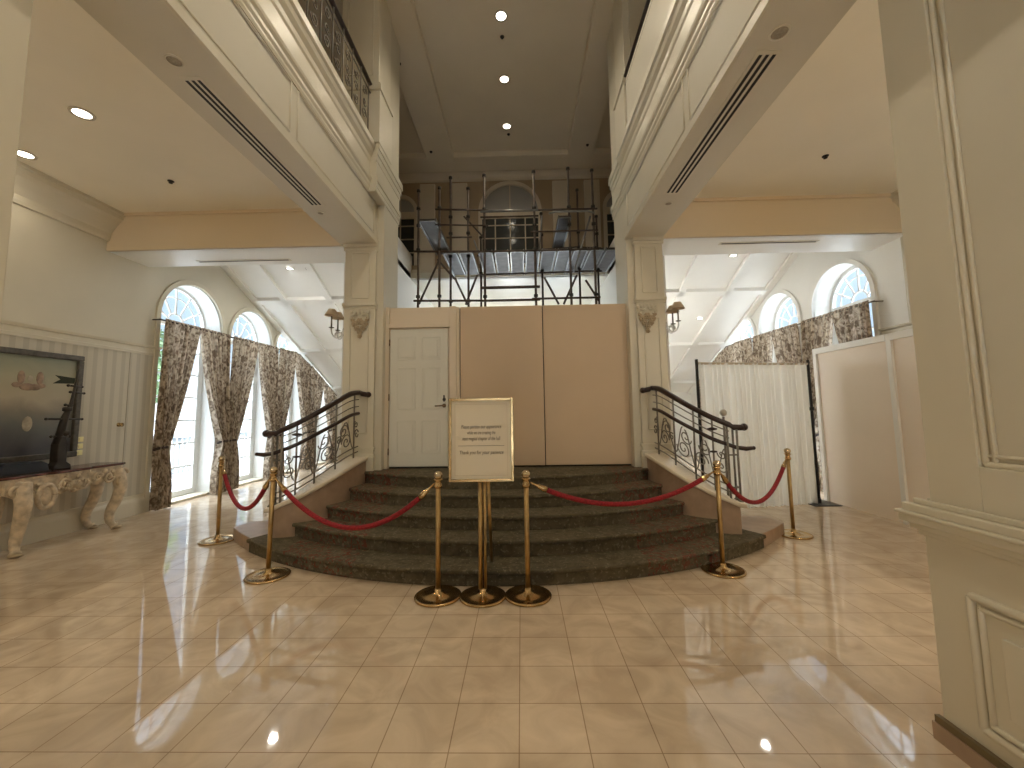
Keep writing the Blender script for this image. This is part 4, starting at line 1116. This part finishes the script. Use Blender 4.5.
MB().prism([(4.30,tz),(4.76,tz),(4.74,tz+.10),(4.68,tz+.13),(4.32,tz+.13)], -5.78, -5.50, 'x').build('box', 'navy', pb, bevel=.008)
MB().box(-5.79, -5.49, 4.29, 4.77, tz, tz+.02).build('rim', 'model', pb)

# framed painting
pc = root('framed_painting', (XL+.03, 4.4, 1.0), 'large dark-framed hazy painting on the striped wall above the table', 'painting')
py0, py1, pz0, pz1 = 3.2, 5.36, .98, 2.30
fw = .07
fr = MB()
for (a, b, c, d_) in ((py0,py1,pz1-fw,pz1),(py0,py1,pz0,pz0+fw),(py0,py0+fw,pz0+fw,pz1-fw),(py1-fw,py1,pz0+fw,pz1-fw)): fr.box(XL+.0, XL+.065, a, b, c, d_)
fr.build('frame', 'picframe', pc, bevel=.012)
cvs = MB().box(XL+.01, XL+.03, py0+fw, py1-fw, pz0+fw, pz1-fw).build('canvas', 'picture', pc, loc=None)
cvs.data.transform(Matrix.Translation((0,0,-.07)))
cvs.location.z = .07
fg = MB()
for (y, z, r_, sy, sz) in ((4.70,1.99,.05,.8,1.6),(4.89,1.99,.05,.8,1.6),(4.77,1.88,.055,1.6,.8),(4.66,1.90,.035,1.4,.9),(4.91,1.90,.035,1.4,.9),(4.84,1.88,.05,1.4,.8)):
    fg.sphere((XL+.03, y, z-.02), r_, 14, sx=.08, sy=sy, sz=sz)
fg.build('painted_figures', 'figure', cvs)
for (y, z, r_, sy, sz) in ((4.79,1.96,.03,1,1.3),(4.80,1.42,.06,.9,1.5)):
    MB().sphere((XL+.031, y, z), r_, 14, sx=.06, sy=sy, sz=sz).build('painted_highlight', 'figure_light', cvs)

# wall fittings
for k, (z, w_) in enumerate(((1.195,'topmost'),(1.105,'middle'),(1.02,'lowest'))):
    r = root('switch_plate', (XL+.01, 5.42, z), 'small pale yellow switch plate beside the painting, %s of three' % w_, 'switch plate', 'yellow switch plates')
    MB().box(XL, XL+.012, 5.37, 5.47, z-.034, z+.034).build('plate', 'plate', r, bevel=.004)
    MB().box(XL+.012, XL+.018, 5.41, 5.43, z-.016, z+.016).build('rocker', 'plate', r)
r = root('wall_knob', (XL+.03, 5.95, 1.37), 'small round brass wall knob on the striped wallpaper', 'wall fitting')  # plain round knob fixed to the wall
MB().lathe([(0,.0),(.03,0),(.03,.008),(.012,.014),(.012,.03),(.028,.04),(.03,.055),(.0,.066)], (XL,5.95,1.37), 16, 'x').build('knob', 'brass', r)

# ------------------------------------------------------------------ balcony railings
def balcony(x, s, which):
    r = root('balcony_railing', (x, 3.0, 5.12), 'wrought iron scrolled balcony railing with dark handrail above the left beam' if which == 'left' else 'plain panelled balcony parapet with dark handrail above the right beam', 'railing')
    MB().tube([(x, -4.5, 5.92), (x, 5.16, 5.92)], .03, 10, flat=.7).build('handrail', 'wood', r)
    MB().tube([(x, -4.5, 5.20), (x, 5.16, 5.20)], .010, 6).tube([(x, -4.5, 5.80), (x, 5.16, 5.80)], .010, 6).build('horizontal_bar', 'iron', r)
    if which == 'right':
        MB().box(x-.008, x+.008, -4.5, 5.14, 5.16, 5.86).build('infill_panel', 'paint', r)
    k = 0; y = 5.1 if which == 'left' else 0
    while y > 1.6:
        MB().tube([(x, y, 5.14), (x, y, 5.90)], .009, 6).build('baluster', 'iron', r)
        if y > 3.2:
            for (dz, rr, d) in ((5.36,.075,1),(5.52,.06,-1),(5.68,.07,1)):
                MB().tube(spiral(Vector((x, y-.13, dz)), rr, 1.4, (k % 2)*PI, ydir, dirn=d), .007, 5).build('scroll', 'iron', r)
        y -= .26; k += 1
balcony(NX0+.03, 1, 'left'); balcony(NX1-.03, -1, 'right')

# ------------------------------------------------------------------ ceiling fittings
def slot_diffuser(x0, x1, y0, y1, z, label, nslot=3, axis='y'):
    r = root('slot_diffuser', ((x0+x1)/2, (y0+y1)/2, z), label, 'vent')
    MB().box(x0, x1, y0, y1, z-.006, z).build('frame', 'paint_trim', r)
    sl = MB()
    for k in range(nslot):
        if axis == 'y':
            w = (x1-x0)/(2*nslot+1); a = x0+w*(2*k+1); sl.box(a, a+w, y0+.03, y1-.03, z-.008, z-.002)
        else:
            w = (y1-y0)/(2*nslot+1); a = y0+w*(2*k+1); sl.box(x0+.03, x1-.03, a, a+w, z-.008, z-.002)
    sl.build('slot', 'slot', r)
slot_diffuser(-2.35, -2.20, 2.62, 4.45, ZS, 'long black slot air diffuser in the left beam soffit')
slot_diffuser(1.61, 1.77, 2.56, 4.38, ZS, 'long black slot air diffuser in the right beam soffit')
slot_diffuser(-4.95, -3.5, 6.02, 6.10, ZS, 'thin slot air diffuser in the white lintel of the left opening', 1, 'x')
slot_diffuser(2.9, 4.3, 5.78, 5.86, ZS, 'thin slot air diffuser in the white lintel of the right opening', 1, 'x')
for (x, y, r_, lab) in ((-2.27,2.49,.055,'round speaker grille in the left beam near the diffuser'),(1.67,2.43,.06,'round speaker grille in the right beam near the diffuser'),
                        (-2.33,4.62,.04,'small round cover past the far end of the left diffuser'),(1.74,4.60,.045,'small round cover past the far end of the right diffuser')):
    r = root('ceiling_speaker', (x, y, ZS), lab, 'speaker')
    MB().lathe([(0,-.004),(r_*.8,-.004),(r_*.8,0)], (x,y,ZS), 24).build('grille', 'grille', r)
    MB().lathe([(r_*.8,-.002),(r_*.8,-.008),(r_,-.006),(r_,0)], (x,y,ZS), 24).build('rim', 'paint_trim', r)
def lamp(x, y, z, label, on='lamp_on', r_=.07, watts=40, col=(1,.80,.55), spot=True, group='recessed ceiling downlights', ring='lampring', angle=150):
    r = root('downlight', (x, y, z), label, 'downlight', group)
    MB().lathe([(r_,0),(r_,-.008),(r_*1.35,-.010),(r_*1.4,-.002),(r_*1.4,0)], (x,y,z), 24).build('trim_ring', ring, r)
    MB().lathe([(0,-.004),(r_,-.004),(r_,0)], (x,y,z), 20).build('lens', on, r)
    if watts:
        l = bpy.data.lights.new('downlight_lamp', 'SPOT'); l.energy = watts; l.color = col; l.spot_size = math.radians(angle); l.spot_blend = .6; l.shadow_soft_size = .06
        lo = bpy.data.objects.new('downlight_lamp', l); COL.objects.link(lo); lo.parent = r; lo.location = (0, 0, -.03)
WARM = (1., .875, .67)
for y, lab, w_ in ((5.86,'bright round downlight nearest in the high nave ceiling',75),(7.09,'bright round downlight in the middle of the visible nave row',30),(8.36,'bright round downlight furthest back in the high nave ceiling',30),
               (3.9,'added nave downlight overhead, just out of view',95),(1.9,'added nave downlight above the viewer',90),(-.2,'added nave downlight behind the viewer',90),(-2.4,'added nave downlight near the entrance',25)):  # this second row is unseen, added to brighten the nave
    lamp(-.21, y, ZN, lab, watts=w_, col=WARM, r_=.075, angle=140)
for (x, y, lab, w_) in ((-4.17,3.62,'lit downlight in the middle of the left aisle ceiling',25),(-5.45,4.2,'lit downlight close to the left wall crown moulding',18),(-4.2,1.2,'added left aisle downlight out of view',40),(-4.2,-1.4,'added left aisle downlight near the entrance',40),
                    (3.7,1.2,'added right aisle downlight out of view',40),(3.7,-1.4,'added right aisle downlight near the entrance',40)):  # aisle downlights out of view are added for brightness
    lamp(x, y, ZA, lab, watts=w_, col=WARM)
def lantern(x, y, z, zc, r_, watts, label, col=None):  # globes added to raise the light level, none of them in view
    r = root('fill_lantern', (x, y, z), label, 'lantern', 'added fill lanterns')
    MB().tube([(x,y,z+r_*.95),(x,y,zc)], .012, 8).lathe([(0,-.03),(.06,-.03),(.07,0)], (x,y,zc), 16).build('stem', 'brass', r)
    MB().sphere((x,y,z), r_, 24).build('globe', emit('fill_lantern_globe', col or WARM, watts/(4*PI*r_*r_*PI)), r)
    MB().lathe([(0,.03),(r_*.4,.02),(r_*.45,-.02),(0,-.02)], (x,y,z+r_*.93), 16).build('cap', 'brass', r)
lantern(-.25, -1.6, 4.6, ZN, .30, 30, 'large added fill lantern in the nave behind the viewer')
lantern(-4.1, -.6, 2.9, ZA, .2, 50, 'added fill lantern in the left aisle behind the viewer')
lantern(3.8, -.6, 2.9, ZA, .2, 100, 'added fill lantern in the right aisle behind the viewer')
COOL = (1., .97, .90)
lantern(-3.25, 9.1, 2.55, zslope(9.1), .2, 18, 'added fill lantern in the left wing hidden behind the pillar', COOL)
lantern(2.75, 9.1, 2.55, zslope(9.1), .2, 50, 'added fill lantern in the right wing hidden behind the pillar', COOL)
lantern(-.3, 13.2, 2.9, 4.78, .2, 90, 'added fill lantern by the rear windows behind the hoarding', COOL)
def wlamp(x, y, lab, on, watts): lamp(x, y, zslope(y)-.012, lab, on=on, watts=watts, col=(1,.96,.88), r_=.06, ring='lampring', group='wing ceiling downlights', angle=165)
wlamp(-4.59, 7.94, 'lit downlight in the first coffer row of the left wing ceiling', 'lamp_cool', 40)
wlamp(4.17, 7.86, 'small round downlight in the first coffer row of the right wing ceiling', 'lamp_cool', 12)
wlamp(4.26, 9.68, 'small round downlight in the second coffer row of the right wing ceiling', 'lamp_cool', 12)
wlamp(3.9, 11.2, 'small round downlight in the third coffer row of the right wing ceiling', 'lamp_cool', 12)
for (x, y, z, lab) in ((-4.31,4.79,ZA,'small dark sprinkler in the left aisle ceiling'),(3.6,4.64,ZA,'small dark sprinkler in the right aisle ceiling'),(-.21,6.22,ZN,'small dark sprinkler beside the nearest nave downlight'),
                  (-2.0,6.52,ZN-.14,'small dark sprinkler at the left nave ceiling edge'),(1.6,8.86,ZN-.14,'small dark sprinkler at the right rear of the nave ceiling'),(-1.98,8.95,ZN-.14,'small dark sprinkler at the left rear of the nave ceiling'),
                  (-.18,8.62,ZN,'small dark sprinkler behind the furthest nave downlight'),(-4.25,7.95,zslope(7.95),'small dark sensor beside the left wing downlight'),(3.75,7.75,zslope(7.75),'small dark sensor in the right wing ceiling')):
    r = root('sprinkler', (x, y, z), lab, 'sprinkler', 'ceiling sprinklers')
    MB().lathe([(0,-.03),(.02,-.03),(.022,-.026),(.008,-.022),(.008,-.008),(.035,-.006),(.035,.0)], (x,y,z), 14).build('head', 'slot', r)

# ------------------------------------------------------------------ outside: balustrade and trees
bl = root('terrace_balustrade', (-8.3, 10, -.13), 'white turned balustrade on the terrace outside the left windows', 'balustrade')
MB().box(-8.38,-8.22,3.5,17.5,.95,1.05).build('top_rail', 'balustrade', bl, bevel=.01); MB().box(-8.38,-8.22,3.5,17.5,.0,.10).build('bottom_rail', 'balustrade', bl, bevel=.01)
b0 = MB().lathe([(.0,.08),(.045,.10),(.045,.14),(.03,.17),(.055,.28),(.05,.38),(.022,.55),(.03,.60),(.022,.64),(.04,.82),(.045,.86),(.045,.96)], (-8.3, 3.7, 0), 10).build('baluster', 'balustrade', bl)
for k in range(1, 90):
    c = b0.copy(); COL.objects.link(c); c.parent = bl; c.location = (0, .152*k, 0)
def tree(x, y, h, label):
    r = root('garden_tree', (x, y, -.13), label, 'tree', 'trees beyond the terrace')
    MB().tube([(x,y,-.13),(x+.1,y,h*.3),(x,y+.1,h*.6)], [.16,.12,.06], 8).build('trunk', 'bark', r)
    mb = MB()
    for _ in range(1600):
        a, b = random.uniform(0, 2*PI), random.uniform(-1, 1); rr = random.random()**.4*h*.34
        q = math.sqrt(1-b*b); c = Vector((x+rr*q*math.cos(a), y+rr*q*math.sin(a), h*.66+rr*b*1.0))
        u = Vector((random.uniform(-1,1),random.uniform(-1,1),random.uniform(-1,1))).normalized()*.12; w = u.orthogonal().normalized()*.07
        mb.add([c-u, c+w, c+u, c-w], [(0,1,2,3)])
    mb.build('crown', 'leaf', r)
tree(-13.5, 8.0, 4.6, 'green tree beyond the terrace, seen through the first left window')
tree(-15, 15.5, 5.2, 'green tree beyond the terrace, seen through the second left window')
tree(-14, 24, 5.6, 'green tree beyond the terrace, furthest along')

# ------------------------------------------------------------------ world, camera, view
wd = bpy.data.worlds.new('sky'); sc.world = wd; wd.use_nodes = True
nt = wd.node_tree; bg = nt.nodes['Background']
tc = nt.nodes.new('ShaderNodeTexCoord'); sp = nt.nodes.new('ShaderNodeSeparateXYZ'); nt.links.new(tc.outputs['Generated'], sp.inputs[0])
rp = nt.nodes.new('ShaderNodeValToRGB'); e = rp.color_ramp.elements
e[0].position = .49; e[0].color = (.42,.45,.46,1)
e[1].position = 1.; e[1].color = (3.,3.1,3.2,1)
for p_, c_ in ((.57,(.13,.165,.205)), (.72,(.13,.17,.23)), (.80,(1.2,1.27,1.36)), (.88,(3.,3.1,3.2))):
    x = e.new(p_); x.color = (*c_, 1)
mp = math_node(nt, 'MULTIPLY_ADD', sp.outputs['Z'], .5); nt.nodes[-1].inputs[2].default_value = .5
nt.links.new(mp, rp.inputs['Fac']); nt.links.new(rp.outputs['Color'], bg.inputs['Color'])
bg.inputs['Strength'].default_value = 8.

F, PITCH, YAW, ROLL = 412., math.radians(5.3), math.radians(1.2), math.radians(-.85)
cam = bpy.data.cameras.new('camera'); co = bpy.data.objects.new('camera', cam); COL.objects.link(co); sc.camera = co
cam.sensor_fit = 'HORIZONTAL'; cam.sensor_width = 36; cam.lens = F/1024*36; cam.clip_start = .05; cam.clip_end = 200
cam.shift_x = 0; cam.shift_y = (384-(410-F*math.tan(PITCH)))/1024*-1
co.matrix_world = Matrix.Translation((0,0,1.5)) @ Matrix.Rotation(YAW,4,'Z') @ Matrix.Rotation(PI/2+PITCH,4,'X') @ Matrix.Rotation(ROLL,4,'Z')

vs_ = sc.view_settings; vs_.view_transform = 'Standard'; vs_.look = 'None'; vs_.gamma = 1; vs_.use_curve_mapping = False
vs_.exposure = 0.05
cy_ = sc.cycles; cy_.max_bounces = 10; cy_.diffuse_bounces = 6; cy_.glossy_bounces = 4; cy_.transparent_max_bounces = 12
cy_.sample_clamp_indirect = 12; cy_.use_denoising = True; cy_.caustics_reflective = False; cy_.caustics_refractive = False
